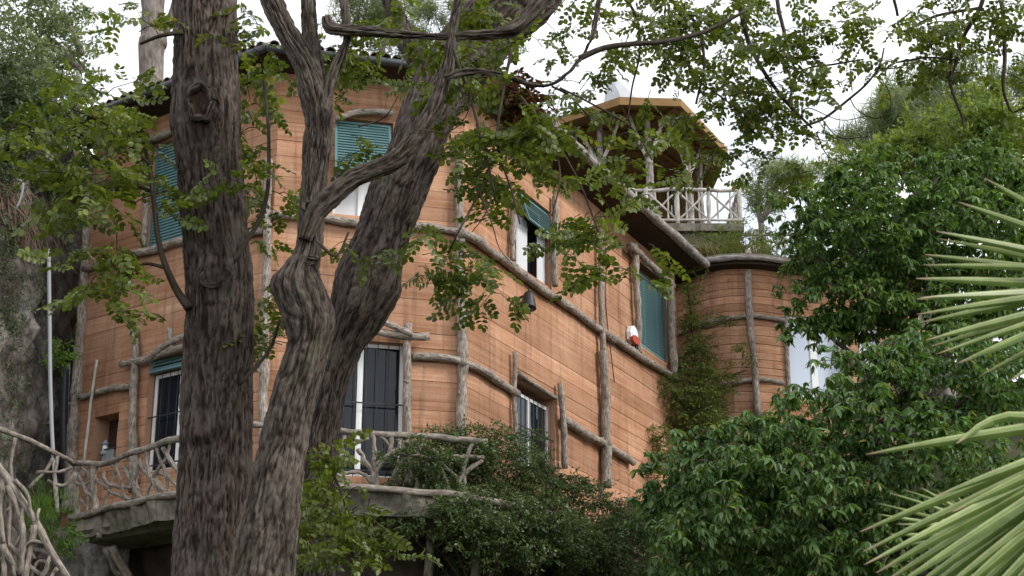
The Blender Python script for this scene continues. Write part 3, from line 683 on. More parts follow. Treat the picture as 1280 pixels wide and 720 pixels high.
strokes(brl, 'A', 1.2, [([(118, 578), (117, 610), (120, 645), (124, 672)], [.06, .055, .06, .05]), ([(98, 582), (95, 620), (97, 650)], .055), ([(171, 572), (168, 600), (173, 626)], [.075, .06, .07]),
    ([(155, 582), (165, 600), (172, 612)], .04), ([(176, 578), (190, 598), (222, 630)], .045), ([(203, 560), (222, 588), (230, 600)], .04), ([(128, 590), (134, 604), (150, 609), (165, 608)], .035),
    ([(122, 600), (145, 618), (165, 626)], .032), ([(98, 590), (108, 612), (116, 622)], .035), ([(100, 622), (112, 640), (118, 650)], .035), ([(182, 560), (186, 590), (200, 622)], .03), ([(250, 545), (240, 580), (222, 625)], .04), ([(270, 545), (285, 580), (280, 620)], .045),
    ([(104, 584), (112, 600), (110, 640)], .03), ([(138, 580), (150, 594), (158, 626)], .03), ([(148, 574), (140, 600), (128, 634)], .028), ([(196, 560), (206, 590), (212, 622)], .03), ([(214, 552), (206, 575), (190, 600), (180, 626)], .028), ([(160, 572), (182, 588), (208, 596), (224, 612)], .026), ([(92, 600), (104, 606), (120, 598)], .025)])
brb = thing('balcony_railing', 'pale grey railing with a forked branch post below the barred middle window', 'railing', tuple(fpp('B', 468, 636, 1.2)))
strokes(brb, 'B', 1.2, [([(310, 530), (340, 533), (380, 536), (417, 538), (460, 541), (507, 544), (560, 548), (608, 553)], .055)], name='top_rail')
strokes(brb, 'B', 1.2, [([(340, 566), (380, 566), (415, 562), (445, 554), (462, 546)], .035), ([(467, 640), (468, 612), (467, 590)], [.10, .08, .065]), ([(467, 592), (456, 575), (446, 560)], .04), ([(467, 590), (468, 565), (466, 545)], .038),
    ([(466, 594), (484, 572), (490, 546)], .036), ([(470, 582), (490, 566), (516, 557)], .042), ([(490, 600), (500, 580), (517, 556)], .048), ([(505, 604), (520, 585), (532, 575)], .03), ([(467, 606), (452, 592), (430, 590)], .035), ([(560, 571), (585, 571), (606, 572)], .04),
    ([(572, 604), (585, 588), (602, 574)], .04), ([(512, 560), (513, 605)], .045), ([(400, 545), (395, 590), (385, 632)], .045), ([(540, 560), (556, 600), (560, 632)], .04), ([(430, 545), (426, 580), (432, 630)], .035), ([(450, 620), (468, 625), (486, 612)], .03), ([(380, 560), (400, 580), (436, 600)], .03), ([(476, 545), (500, 566), (540, 574), (575, 600)], .032), ([(415, 592), (430, 612), (460, 626)], .03), ([(530, 548), (520, 580), (524, 634)], .035), ([(590, 552), (580, 590), (586, 640)], .035)])
lft = thing('path_railing', 'thin grey branch handrail climbing from the balcony corner towards the cliff path', 'railing', tuple(at(60, 620, 26.6)))
a = fpp('A', 93, 579, 1.2)
tube('top_rail', [a, at(70, 567, 26.9), at(40, 552, 26.3), at(0, 536, 25.6), at(-50, 512, 24.8)], .045, MT['rust_rail'], lft, 8, .02)
for q in ([(66, 572), (56, 590), (37, 610)], [(90, 584), (72, 590), (45, 590)], [(72, 570), (68, 605), (72, 640)], [(95, 590), (80, 606), (60, 600)], [(20, 545), (14, 580), (18, 620)]):
    tube('branch', [at(x, y, 26.6) for x, y in q], .03, MT['rust_rail'], lft, 7, .015)
fen = thing('rustic_fence', 'tangled grey branch fence in the lower left corner', 'fence', tuple(at(40, 740, 21)))
for q, r in (([(-10, 572), (14, 605), (46, 652), (84, 722)], .05), ([(4, 600), (1, 640), (4, 680)], .035), ([(10, 608), (24, 640), (29, 675), (26, 720)], .035), ([(-4, 664), (10, 690), (28, 722)], .045), ([(43, 656), (38, 690), (31, 726)], .045),
    ([(30, 628), (27, 660), (34, 700)], .03), ([(40, 686), (52, 687), (65, 693)], .028), ([(64, 692), (58, 706), (54, 724)], .03), ([(12, 680), (30, 700), (52, 722)], .03), ([(72, 710), (66, 716), (60, 730)], .03), ([(0, 640), (20, 660), (44, 700)], .028), ([(-6, 590), (6, 640), (4, 724)], .035), ([(8, 640), (20, 630), (34, 634)], .022), ([(16, 612), (10, 660), (18, 720)], .026), ([(36, 665), (46, 650), (50, 636)], .02), ([(22, 690), (40, 676), (60, 680)], .024), ([(0, 700), (16, 690), (30, 664)], .026), ([(40, 724), (50, 700), (72, 706)], .024), ([(20, 600), (34, 618), (40, 650)], .026)):
    tube('branch', [at(x, y, 21+rnd.uniform(-.08, .08)) for x, y in q], r, MT['rust_rail'], fen, 8, .02)
# pipes on the cliff
tag(tube('cliff_pipe', [at(x, y, 27.0) for x, y in ((61, 312), (62, 400), (63, 480), (66, 560), (72, 640))], .035, MT['pipe'], None, 8, rows=24), 'thin pale grey pipe running down the rock left of the house', 'pipe')
tag(tube('black_hose', [at(x, y, 26.8) for x, y in ((20, 262), (28, 240), (30, 205))], .02, MT['pipe'], None, 6), 'short thin grey pipe sticking up from the rock ledge', 'pipe')
# wall lamp
lp = thing('wall_lamp', 'small black outdoor lamp fixed to the sunny right wall below the log rail', 'lamp', tuple(fpp('C', 648, 378, .12)))
c0 = fpp('C', 650, 372, .02); n3 = np.r_[nrm('C'), 0]; d3 = np.r_[dirv('C'), 0]
tube('bracket', [c0, c0+n3*.18+np.array([0, 0, .05])], .025, MT['iron'], lp, 8)
c1 = c0+n3*.2+np.array([0, 0, .09])
tube('lamp_shade', [c1, c1-np.array([0, 0, .05])-d3*.01, c1-np.array([0, 0, .22])-d3*.03, c1-np.array([0, 0, .36])-d3*.05], [.03, .1, .14, .17], MT['iron'], lp, 14, rows=12)
tube('finial', [c1, c1+np.array([0, 0, .07])], [.03, .012], MT['iron'], lp, 8)
tube('bulb', [c1-np.array([0, 0, .3])-d3*.04, c1-np.array([0, 0, .40])-d3*.05], [.06, .04], MT['white'], lp, 8)
# alarm siren
al = thing('alarm_siren', 'small white and red alarm box on the wall left of the right turquoise shutter', 'alarm', tuple(fpp('C', 790, 425, .1)))
sa, za = F('C', 790, 420, .08); fr = frame('C'); 
prof = [(-.20, -.13), (-.22, .05), (-.15, .2), (.02, .26), (.16, .18), (.22, .02), (.18, -.13), (0, -.2)]
V = [(sa+x*s_, -.03-yy, za+z_*s_) for yy, s_ in ((0, 1), (.1, .95), (.14, .75)) for x, z_ in prof]
link('siren_body', mesh('siren_body', V, [(j, (j+1) % 8, 8*i+8+(j+1) % 8-8*i, 8*i+8+j-8*i) if i == 0 else (8+j, 8+(j+1) % 8, 16+(j+1) % 8, 16+j) for i in (0, 1) for j in range(8)]+[tuple(range(16, 24))], MT['white']), al, fr)
V = [(sa+x*1.01, -.03-yy, za-.12+z_*.45) for yy in (.08, .16) for x, z_ in prof]
link('siren_band', mesh('siren_band', V, [(j, (j+1) % 8, 8+(j+1) % 8, 8+j) for j in range(8)]+[tuple(range(8, 16))], MT['red']), al, fr)
# niche lantern and box
nl = thing('lantern', 'small metal lantern standing in the dark wall niche', 'lantern', tuple(fpp('A', 131, 575, -.1)))
b0 = fpp('A', 131, 566, -.1)
for z0, z1, r0, r1, nm, mt in ((0, .07, .1, .09, 'base', 'pipe'), (.07, .2, .055, .055, 'globe', 'white'), (.2, .3, .09, .015, 'cap', 'pipe')):
    tube(nm, [b0+np.array([0, 0, z0-.05]), b0+np.array([0, 0, z1-.05])], [r0, r1], MT[mt], nl, 10)
nb = thing('meter_box', 'grey utility box at the bottom of the wall niche', 'box', tuple(fpp('A', 136, 578, -.1)))
s_, z_ = F('A', 137, 568, -.1)
MB().box(s_-.17, s_+.16, .06, .2, z_-.12, z_+.08).build('case', MT['pipe'], nb, frame('A')); MB().box(s_-.19, s_+.18, .05, .22, z_+.083, z_+.11).build('lid', MT['gutter'], nb, frame('A'))
# ================================================================== VEGETATION
from mathutils.bvhtree import BVHTree
def leaflet(L, w, fold=.12, droop=0., segs=2):
    # folded blade along +x, normal +z
    if segs == 1: xs = [(.45, .5)]
    elif segs == 2: xs = [(.28, .5), (.72, .44)]
    else: xs = [(.2, .36), (.5, .5), (.8, .3)]
    V = [(0, 0, 0)]+[(x*L, h*w, fold*w-droop*x*x*L) for x, h in xs]+[(L, 0, -droop*L)]+[(x*L, -h*w, fold*w-droop*x*x*L) for x, h in reversed(xs)]
    n = len(xs); c = [(x*L, 0, -droop*x*x*L) for x, h in xs]; m = len(V); V += c
    Fc = []; up = [0]+list(range(1, n+1))+[n+1]; dn = [0]+list(range(m-1, n+1, -1))+[n+1]; mid = [0]+list(range(m, m+n))+[n+1]
    for side, flip in ((up, 0), (dn, 1)):
        for i in range(n+1):
            q = [mid[i], mid[i+1], side[i+1], side[i]]; q = [v for j, v in enumerate(q) if v not in q[:j]]
            if flip: q = q[::-1]
            Fc += [(q[0], q[1], q[2])]+([(q[0], q[2], q[3])] if len(q) == 4 else [])
    return np.array(V, float), Fc
def place(V, yaw, pitch, roll, t):
    Mt = Matrix.Translation(Vector(t)) @ Matrix.Rotation(yaw, 4, 'Z') @ Matrix.Rotation(pitch, 4, 'Y') @ Matrix.Rotation(roll, 4, 'X')
    A = np.array(Mt); return V @ A[:3, :3].T+A[:3, 3]
def compound(parts):
    V = []; Fc = []; n = 0
    for v, f in parts: V.append(v); Fc += [tuple(i+n for i in q) for q in f]; n += len(v)
    return np.concatenate(V), np.array(Fc, np.int32)
def stem(L, r=.0025, droop=0.):
    return np.array([(0, -r, 0), (0, r, 0), (L*.5, 0, r-droop*L*.25), (L, 0, -droop*L)], float), [(0, 2, 1), (0, 1, 2), (0, 2, 3)]
def t_carob(sd):
    q = random.Random(sd); P = [stem(.19, .003, .15)]
    n = 4
    for i in range(n):
        x = .035+.045*i
        for s in (-1, 1):
            v, f = leaflet(q.uniform(.052, .068), q.uniform(.036, .046), .15, .1)
            P.append((place(v, s*R(q.uniform(52, 72)), R(q.uniform(-12, 25)), R(q.uniform(-25, 25)), (x, 0, -.15*x*x/.19)), f))
    v, f = leaflet(.062, .042); P.append((place(v, R(q.uniform(-15, 15)), R(12), 0, (.19, 0, -.028)), f))
    return compound(P)
def t_whorl(sd, L=.17, w=.052, n=7):
    q = random.Random(sd); P = []
    for i in range(n):
        v, f = leaflet(L*q.uniform(.6, 1.15), w*q.uniform(.8, 1.15), .12, .25, 2)
        P.append((place(v, 2*math.pi*i/n+q.uniform(-.3, .3), R(q.uniform(12, 60)), R(q.uniform(-15, 15)), (0, 0, 0)), f))
    return compound(P)
def t_sprig(sd, L=.05, w=.024, n=9, ln=.2):
    q = random.Random(sd); P = [stem(ln, .003, .1)]
    for i in range(n):
        v, f = leaflet(L*q.uniform(.7, 1.15), w*q.uniform(.8, 1.2), .15, .1, 1)
        P.append((place(v, q.uniform(-1, 1)*R(110), R(q.uniform(-60, 50)), R(q.uniform(-60, 60)), (ln*(i+.5)/n, q.uniform(-.015, .015), q.uniform(-.015, .015))), f))
    return compound(P)
def t_needle(sd, L=.3, n=30):
    q = random.Random(sd); P = []
    for i in range(n):
        v = np.array([(0, -.006, 0), (L*q.uniform(.5, 1), 0, 0), (0, .006, 0)]); P.append((place(v, q.uniform(0, 6.3), R(q.uniform(-75, 35)), 0, (q.uniform(-.1, .1), q.uniform(-.1, .1), q.uniform(-.1, .1))), [(0, 1, 2)]))
    return compound(P)
def t_blades(sd, L=.4, n=14, w=.008):
    q = random.Random(sd); P = []
    for i in range(n):
        v = np.array([(0, -w, 0), (0, w, 0), (L*.5, w*.7, .0), (L*.5, -w*.7, .0), (L*q.uniform(.8, 1.1), 0, -L*.2)])
        P.append((place(v, q.uniform(0, 6.3), R(q.uniform(-88, -45)), 0, (q.uniform(-.12, .12), q.uniform(-.12, .12), 0)), [(0, 1, 2), (0, 2, 3), (3, 2, 4)]))
    return compound(P)
def inst(tv, Ms):                         # numpy: many copies of one template
    V, Fc = tv; A = np.array(Ms)          # (m,4,4)
    W_ = np.einsum('mij,nj->mni', A[:, :3, :3], V)+A[:, None, :3, 3]
    Fq = Fc[None]+(np.arange(len(A))*len(V))[:, None, None]
    return W_.reshape(-1, 3), Fq.reshape(-1, 3)
def mats(pos, dirs, up, sc):
    X = dirs/np.linalg.norm(dirs, axis=1)[:, None]; Zv = up-(up*X).sum(1)[:, None]*X; Zv /= np.linalg.norm(Zv, axis=1)[:, None]+1e-9
    Y = np.cross(Zv, X); M4 = np.zeros((len(pos), 4, 4)); M4[:, 3, 3] = 1
    for i, q in enumerate((X, Y, Zv)): M4[:, :3, i] = q*sc[:, None]
    M4[:, :3, 3] = pos; return M4
def scatter(blobs, per=6, twig=.35, mode='spray', size=1., tilt=.9):
    """leaf clusters through ellipsoids -> leaf matrices and twig lines"""
    Pm = []; Tw = []
    for px, py, rx, ry, Y, dY, n in blobs:
        c = at(px, py, Y); sx = rx*mpp(px, py, Y); sz = ry*mpp(px, py, Y)/math.cos(PIT)
        nc = max(1, int(n/per)); k = 0
        while k < nc:
            q = rng.uniform(-1, 1, 3)
            if q@q > 1: continue
            k += 1
            p = c+q*np.array([sx, dY, sz]); yaw = rng.uniform(0, 2*math.pi)
            d = np.array([math.cos(yaw), math.sin(yaw), rng.uniform(-.9, .35)]); d /= np.linalg.norm(d); L = twig*rng.uniform(.6, 1.2)
            e = p+d*L; Tw.append((p-d*L*.25+np.array([0, 0, -.03]), p, p+d*L*.5+rng.normal(0, .015, 3), e))
            m = per
            t = np.linspace(.1, 1, m)[:, None]; pos = p+d*L*t+rng.normal(0, .012, (m, 3))
            if mode == 'spray':
                side = np.cross(d, [0, 0, 1]); side /= np.linalg.norm(side)+1e-9
                sg = np.where(np.arange(m) % 2, 1, -1)[:, None]
                dr = d*rng.uniform(.2, .9, (m, 1))+side*sg*rng.uniform(.4, 1, (m, 1))+rng.normal(0, .25, (m, 3)); dr[:, 2] -= .15
                up = np.array([0, 0, 1.])+rng.normal(0, tilt, (m, 3))
            else:
                a = rng.uniform(0, 2*math.pi, m); dr = np.c_[np.cos(a), np.sin(a), rng.uniform(-.35, .35, m)]; up = np.array([0, 0, 1.])+rng.normal(0, .28, (m, 3)); pos = pos+rng.normal(0, .05, (m, 3))
            Pm.append(mats(pos, dr, up, size*rng.uniform(.75, 1.2, m)))
    return np.concatenate(Pm), Tw
def foliage(parent, M4, tv, mat, nparts=0, name='leaf'):
    if nparts:
        p = M4[:, :3, 3]; d = p-np.array([0, 0, CZ]); dep = d[:, 1]*math.cos(PIT)+d[:, 2]*math.sin(PIT)
        u = d[:, 0]/dep*FPX; v = (-d[:, 1]*math.sin(PIT)+d[:, 2]*math.cos(PIT))/dep*FPX
        vis = (abs(u) < 650) & (abs(v) < 370); order = np.argsort(np.where(vis, dep, dep+1e4)); sel = order[:nparts]; rest = order[nparts:]
        ms = [mesh(name, *t, mat) for t in tv]
        for i, j in enumerate(sel): link(name, ms[i % len(ms)], parent, Matrix(M4[j].tolist()))
        M4 = M4[rest]
    if len(M4):
        V = []; Fq = []; n = 0
        for i, t in enumerate(tv):
            a, b_ = inst(t, M4[i::len(tv)]); V.append(a); Fq.append(b_+n); n += len(a)
        kind(link('foliage', mesh('foliage', np.concatenate(V), np.concatenate(Fq).astype(np.int32), mat), parent), 'stuff')
def twigs(parent, Tw, r=.005, mat=None):
    if not Tw: return
    V = []; Fc = []; n = 0
    for q in Tw:
        P = np.array(q); m = len(P); d = P[-1]-P[0]; a = np.cross(d, [0, 1, .3]); a /= np.linalg.norm(a)+1e-9; b_ = np.cross(d, a); b_ /= np.linalg.norm(b_)+1e-9
        for i, p in enumerate(P):
            rr = r*(1-.55*i/(m-1)); V += [p+a*rr, p-a*rr*.5+b_*rr*.87, p-a*rr*.5-b_*rr*.87]
        for i in range(m-1):
            for j in range(3): Fc.append((n+i*3+j, n+i*3+(j+1) % 3, n+i*3+3+(j+1) % 3, n+i*3+3+j))
        n += 3*m
    kind(link('twigs', mesh('twigs', V, np.array(Fc, np.int32), mat or MT['twig'], attrs={'bc': np.array(V)*3}), parent), 'stuff')
CAR = [t_carob(i) for i in range(5)]; WHO = [t_whorl(i, L_, w_, n_w) for i, (L_, w_, n_w) in enumerate([(.17, .05, 7), (.14, .045, 6), (.19, .052, 8), (.12, .042, 5), (.16, .056, 9), (.15, .044, 4), (.18, .06, 6)])]; SPR = [t_sprig(i) for i in range(5)]
NDL = [t_needle(i) for i in range(4)]; BLD = [t_blades(i) for i in range(4)]
BIG = [t_sprig(40+i, .085, .042, 11, .3) for i in range(4)]

# ---- foreground trunks with furrowed bark
def bumps(lst, fine=1.):
    L = [(at(e[0], e[1], e[2]-e[3]), *e[4:]) for e in lst]
    def f(A, V, D):
        A = A.reshape(V.shape); w = A+.06*(np.stack([vn(A*np.array([9, 9, 4.]), 5), vn(A*np.array([9, 9, 4.]), 6), vn(A*np.array([6, 6, 4.]), 8)], -1)-.5)
        n1 = vn(w*np.array([40, 40, 4.2])*fine, 1); n2 = vn(w*np.array([80, 80, 11.])*fine, 2); n3 = fbm(A*np.array([3., 3, 1.6]), 3, 4); n4 = fbm(w*np.array([60, 60, 26.]), 2, 7)
        r1 = np.clip(np.abs(2*n1-1)*2.6, 0, 1); r2 = np.clip(np.abs(2*n2-1)*2.2, 0, 1); rd = (.55*r1+.45*r2)*(.55+.9*n4)
        d = .022*rd/fine+.05*(n3-.45); dk = np.zeros(V.shape[:2])
        for c, r, a, st, *k in L:
            q = V-c; q = q*np.array([1, 1, st]); e = (q**2).sum(-1); g = np.exp(-e/(r*r)); d = d+a*g*(1+.8*(n1-.5))
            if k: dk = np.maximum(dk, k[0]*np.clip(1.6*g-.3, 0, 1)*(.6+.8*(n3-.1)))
        return d-.02, np.stack([rd, np.clip(dk, 0, .95), dk*0], -1)
    return f
def limb(tree, name, pts, Y, mat='bark1', seg=48, step=.03, lst=(), disp=True, dY=None):
    P = [at(x, y, Y+(dY[i] if dY else 0)) for i, (x, y, r) in enumerate(pts)]; rr = [r*mpp(x, y, Y+(dY[i] if dY else 0)) for i, (x, y, r) in enumerate(pts)]
    L = sum(np.linalg.norm(b_-a) for a, b_ in zip(P[:-1], P[1:]))
    return MB().tube(P, rr, seg, 0., rows=int(L/step)+4, disp=bumps(lst) if disp else None).build(name, MT[mat], tree, None, True)
def ground(px, Y): x = at(px, 700, Y)[0]; return (x, Y, float(hgt(np.array(x), np.array(float(Y)))))
GR_ = 'rough barked trees standing in front of the house'
t1 = thing('broadleaf_tree', 'straight thick furrowed trunk with a dark hollow knot, leftmost of the big trunks', 'tree', ground(262, 11), GR_)
limb(t1, 'trunk', [(256, -60, 41), (256, 0, 41), (257, 60, 40), (257, 110, 42), (258, 160, 43), (263, 220, 42), (268, 280, 42), (274, 350, 43), (273, 430, 44), (270, 500, 45), (268, 580, 46), (266, 650, 48), (264, 720, 50), (262, 850, 54), (261, 1075, 66)], 11, seg=170, step=.014,
     lst=[(253, 132, 11, .23, .19, .05, .8), (251, 128, 11, .25, .11, -.02, .75, .9), (252, 150, 11, .25, .09, 0, .6, 1.), (252, 165, 11, .23, .11, 0, .6, .75), (258, 200, 11, .23, .13, 0, .5, .4), (266, 345, 11, .25, .12, .06, 1.3), (266, 350, 11, .25, .15, 0, 1, .6), (268, 300, 11, .25, .12, 0, .7, .45), (228, 150, 11, .1, .12, .03, 1), (300, 255, 11, .1, .12, .03, 1), (252, 545, 11, .25, .06, .045, 1.6), (268, 230, 11, .25, .05, -.03, .5), (262, 460, 11, .25, .2, 0, .4, .35)])
def knot(tree, px, py, Y, rx, ry, r, hole=True, mt='bark1'):
    th_ = np.linspace(0, 2*math.pi, 13); P = [at(px+rx*math.cos(a)*rnd.uniform(.9, 1.12), py+ry*math.sin(a)*rnd.uniform(.9, 1.1), Y+rnd.uniform(-.01, .01)) for a in th_[:-1]]; P.append(P[0])
    m_p = mpp(px, py, Y); MB().tube(P, [r*m_p*rnd.uniform(.8, 1.2) for _ in P], 16, 0., rows=90, disp=bumps([], 1.4)).build('knot', MT[mt], tree, None, True)
    if hole:
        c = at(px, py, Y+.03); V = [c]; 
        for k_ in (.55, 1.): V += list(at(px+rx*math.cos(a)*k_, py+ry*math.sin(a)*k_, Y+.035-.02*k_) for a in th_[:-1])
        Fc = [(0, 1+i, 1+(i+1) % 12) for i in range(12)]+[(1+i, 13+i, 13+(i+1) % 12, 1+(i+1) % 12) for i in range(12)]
        link('knot_hollow', mesh('knot_hollow', V, Fc, MT['niche']), tree)  # shallow dark disc, the hole's shade is put into its colour
knot(t1, 251, 127, 10.70, 15, 21, 7)
knot(t1, 266, 349, 10.735, 11, 8, 6, False)
t2 = thing('broadleaf_tree', 'curving forked trunk with swollen knots, in front of and left of the leaning trunk', 'tree', ground(325, 10.4), GR_)
kb = [(370, 362, 10.4, .15, .12, .045, 1.), (384, 322, 10.4, .08, .035, .03, 2.5), (384, 330, 10.4, .09, .028, -.03, 2.5, .8), (350, 354, 10.4, .05, .10, .05, 1), (387, 259, 10.4, .09, .05, .035, 1), (386, 259, 10.4, .11, .022, -.035, 1, .8), (407, 143, 10.4, .08, .06, .035, 1), (405, 145, 10.4, .10, .07, 0, 1, .5), (408, 405, 10.4, .12, .08, .04, .8), (352, 405, 10.4, .1, .08, .02, 1, .5), (345, 620, 10.4, .2, .05, .02, 1)]
limb(t2, 'trunk', [(310, 1090, 60), (318, 850, 48), (328, 720, 41), (340, 640, 36), (352, 570, 33), (364, 510, 30), (376, 470, 28), (386, 430, 28), (387, 400, 33), (378, 368, 33), (377, 340, 25), (385, 312, 17.5), (389, 270, 16), (393, 230, 16), (397, 190, 18), (399, 150, 18), (394, 115, 20), (380, 78, 17), (359, 40, 15.5), (340, 0, 15), (322, -60, 14)], 10.4, 'bark2', seg=130, step=.014, lst=kb)
limb(t2, 'limb', [(398, 130, 12), (394, 90, 13), (388, 45, 12), (385, 0, 11.5), (383, -60, 10)], 10.43, 'bark2', lst=[])
limb(t2, 'limb', [(400, 152, 9), (412, 105, 10), (424, 75, 9), (434, 45, 7.5), (430, 10, 7), (427, -50, 6)], 10.36, 'bark2')
limb(t2, 'limb', [(408, 22, 8), (412, 34, 9), (430, 38, 8), (460, 39, 8), (500, 43, 7.5), (545, 45, 7), (590, 44, 7), (625, 41, 8), (647, 33, 9), (665, 15, 9), (700, -25, 9)], 10.3, 'bark2', lst=[(490, 42, 10.3, .04, .03, .02, 1), (640, 38, 10.3, .03, .04, .02, 1)])
limb(t2, 'limb', [(380, 300, 9), (396, 264, 14), (414, 246, 15), (440, 224, 14), (470, 211, 14), (493, 201, 14), (510, 185, 13), (527, 162, 12), (541, 138, 11), (551, 112, 9.5), (560, 82, 8.5), (566, 40, 7), (574, -10, 6), (580, -60, 5)], 10.3, 'bark2', lst=[(492, 203, 10.3, .08, .05, .02, 1), (547, 122, 10.3, .05, .04, .015, 1)])
limb(t2, 'limb', [(556, 98, 5), (575, 91, 6), (600, 89, 6), (630, 95, 6), (655, 104, 5.5), (680, 108, 5), (700, 100, 5), (718, 82, 4.5), (733, 62, 4.5), (743, 32, 4), (752, -20, 3.5)], 10.2, 'bark2', seg=20)
limb(t2, 'limb', [(724, 73, 4), (755, 60, 3.6), (790, 55, 3.4), (830, 52, 3), (880, 40, 2.6), (930, 15, 2)], 10.2, 'bark2', seg=14, disp=False)
knot(t2, 386, 259, 10.285, 6.5, 6, 4, True, 'bark2'); knot(t2, 384, 325, 10.30, 11, 4, 4, False, 'bark2')
t3 = thing('broadleaf_tree', 'massive dark leaning trunk that widens towards the top, right of the forked trunk', 'tree', ground(386, 13), GR_)
limb(t3, 'trunk', [(384, 1080, 48), (388, 850, 34), (392, 720, 27), (396, 640, 25), (400, 560, 25), (410, 500, 22), (420, 460, 23), (433, 420, 30), (449, 385, 38), (461, 345, 41), (477, 300, 34), (494, 250, 36), (514, 200, 34), (530, 155, 35), (554, 105, 38), (592, 55, 43), (634, 5, 41), (680, -60, 40)], 13, seg=150, step=.018,
     lst=[(494, 366, 13, .15, .15, .06, 1.), (500, 378, 13, .25, .14, 0, 1, .7), (487, 320, 13, .28, .11, .08, 1.), (487, 322, 13, .34, .08, 0, 1, .8), (536, 192, 13, .12, .13, .05, 1), (560, 150, 13, .25, .2, .06, 1), (455, 400, 13, .25, .12, .03, 1), (620, 90, 13, .1, .2, .06, 1)])
limb(t3, 'limb', [(560, 110, 20), (520, 70, 16), (500, 30, 13), (470, -40, 11)], 13.3, 'bark1', seg=40)
limb(t3, 'limb', [(600, 70, 18), (668, 15, 20), (720, -50, 15)], 12.95, 'bark1', seg=40)
t4 = thing('broadleaf_tree', 'leafy tree overhanging from the right with thin dark branches against the sky', 'tree', ground(1560, 11.5))
limb(t4, 'trunk', [(1560, 1100, 60), (1550, 600, 50), (1530, 200, 46), (1490, -150, 40)], 11.5, 'bark3', seg=40, step=.08)
def branches(tree, Y, lst, mat='twig'):
    for pts in lst:
        if tree is not t1: pts = [(x, y, r*.72) for x, y, r in pts]
        limb(tree, 'branch', pts, Y, mat, seg=9, step=.05, disp=False, dY=[0]+[rnd.uniform(-.12, .12) for _ in pts[1:]])
branches(t4, 11.3, [[(1520, 0, 16), (1420, -50, 12), (1330, -40, 8), (1255, -30, 5), (1254, 20, 4), (1256, 70, 3.6), (1254, 110, 3), (1262, 137, 2)], [(1330, -40, 6), (1250, -50, 5), (1225, 10, 4), (1205, 45, 3.6), (1196, 75, 3), (1188, 100, 2.4)],
    [(1190, 60, 3), (1187, 100, 2.8), (1196, 130, 2.4), (1204, 150, 2), (1205, 165, 1.5)], [(1250, -50, 5), (1180, -60, 4), (1118, -30, 3.5), (1122, 20, 2.5)], [(1225, 10, 3), (1170, 20, 2.5), (1130, 40, 2)],
    [(1196, 75, 2), (1160, 72, 1.8), (1120, 78, 1.5)], [(1262, 137, 2), (1268, 140, 1.6), (1285, 132, 1.3)]])
branches(t3, 12, [[(690, -60, 9), (800, -70, 7), (900, -50, 5.5), (922, 0, 4.5), (935, 50, 4), (955, 90, 3.5), (985, 130, 3), (1015, 160, 2)], [(900, -50, 5), (960, -30, 4), (975, 20, 3.5), (985, 60, 3)], [(800, -70, 5), (830, -10, 4), (870, 30, 3), (880, 80, 2.5), (870, 130, 2)],
    [(1005, 158, 2), (1030, 148, 2.4), (1060, 125, 2.2), (1085, 103, 2), (1100, 80, 1.8), (1105, 60, 1.5)], [(1098, 86, 1.4), (1120, 85, 1.2), (1135, 78, 1)], [(1062, 122, 1), (1072, 138, 1), (1095, 148, 1.1), (1112, 138, 1), (1112, 118, .8), (1100, 95, .8)],
    [(1028, 150, 1), (1050, 172, 1), (1090, 170, .9)], [(985, 130, 2), (1000, 90, 1.6), (1045, 80, 1.8), (1080, 74, 1.2)], [(1020, 165, 1.2), (1035, 195, 1.1), (1065, 207, 1)], [(1000, 150, 1.3), (1010, 135, 1), (1050, 150, .8), (1085, 145, .8)],
    [(745, -30, 3), (790, 10, 2.6), (800, 60, 2), (790, 110, 1.6), (785, 150, 1.3)], [(870, 100, 2), (900, 120, 1.6), (925, 140, 1.3)], [(690, 108, 2.2), (712, 120, 2), (735, 145, 1.6), (760, 175, 1.2)]])
branches(t2, 10.2, [[(566, 60, 3), (590, 130, 2.6), (606, 190, 2.3), (618, 240, 2)], [(640, 60, 3), (628, 120, 2.5), (622, 180, 2.2), (640, 240, 1.8), (650, 280, 1.4)], [(606, 225, 1.6), (588, 262, 2), (572, 292, 1.8), (560, 318, 1.3)], [(620, 230, 1.2), (606, 268, 1), (590, 290, .8)], [(600, 240, 1), (615, 280, 1), (624, 310, .8), (640, 330, .8)],
    [(650, 120, 2.6), (690, 170, 2.3), (725, 230, 2), (748, 290, 1.6)], [(690, 165, 1.7), (700, 220, 1.6), (690, 270, 1.2)], [(700, 110, 2), (740, 130, 1.8), (790, 160, 1.4), (815, 200, 1.2)], [(395, 300, 3), (420, 320, 2.4), (436, 290, 1.8)],
    [(448, 158, 1.5), (470, 152, 1.4), (485, 142, 1.2), (500, 115, 1)], [(500, 190, 1), (520, 163, 1.2), (560, 165, 1), (585, 140, .9), (590, 95, .8)]])
branches(t1, 10.8, [[(236, 385, 6), (222, 365, 5), (208, 335, 4.2), (198, 300, 3.5), (192, 250, 3), (186, 205, 2.6), (170, 150, 2)], [(208, 335, 2.5), (180, 330, 2), (150, 345, 1.5)], [(190, 240, 2.4), (150, 220, 2), (110, 190, 1.6), (80, 170, 1.2)], [(228, 40, 3.5), (200, 45, 2.5), (175, 55, 1.8)], [(290, 330, 3), (330, 260, 2.8), (336, 180, 2.3), (330, 100, 2)],
    [(300, 480, 2.6), (335, 440, 2.2), (350, 400, 1.8)], [(186, 205, 2), (140, 160, 1.8), (100, 140, 1.3), (60, 125, 1)]])
branches(t3, 12.6, [[(392, 560, 3), (420, 600, 2.6), (440, 650, 2.2), (470, 690, 1.6)], [(398, 700, 3), (430, 702, 2.4), (465, 695, 1.5)], [(400, 620, 2.4), (382, 650, 2), (385, 700, 1.5)]])
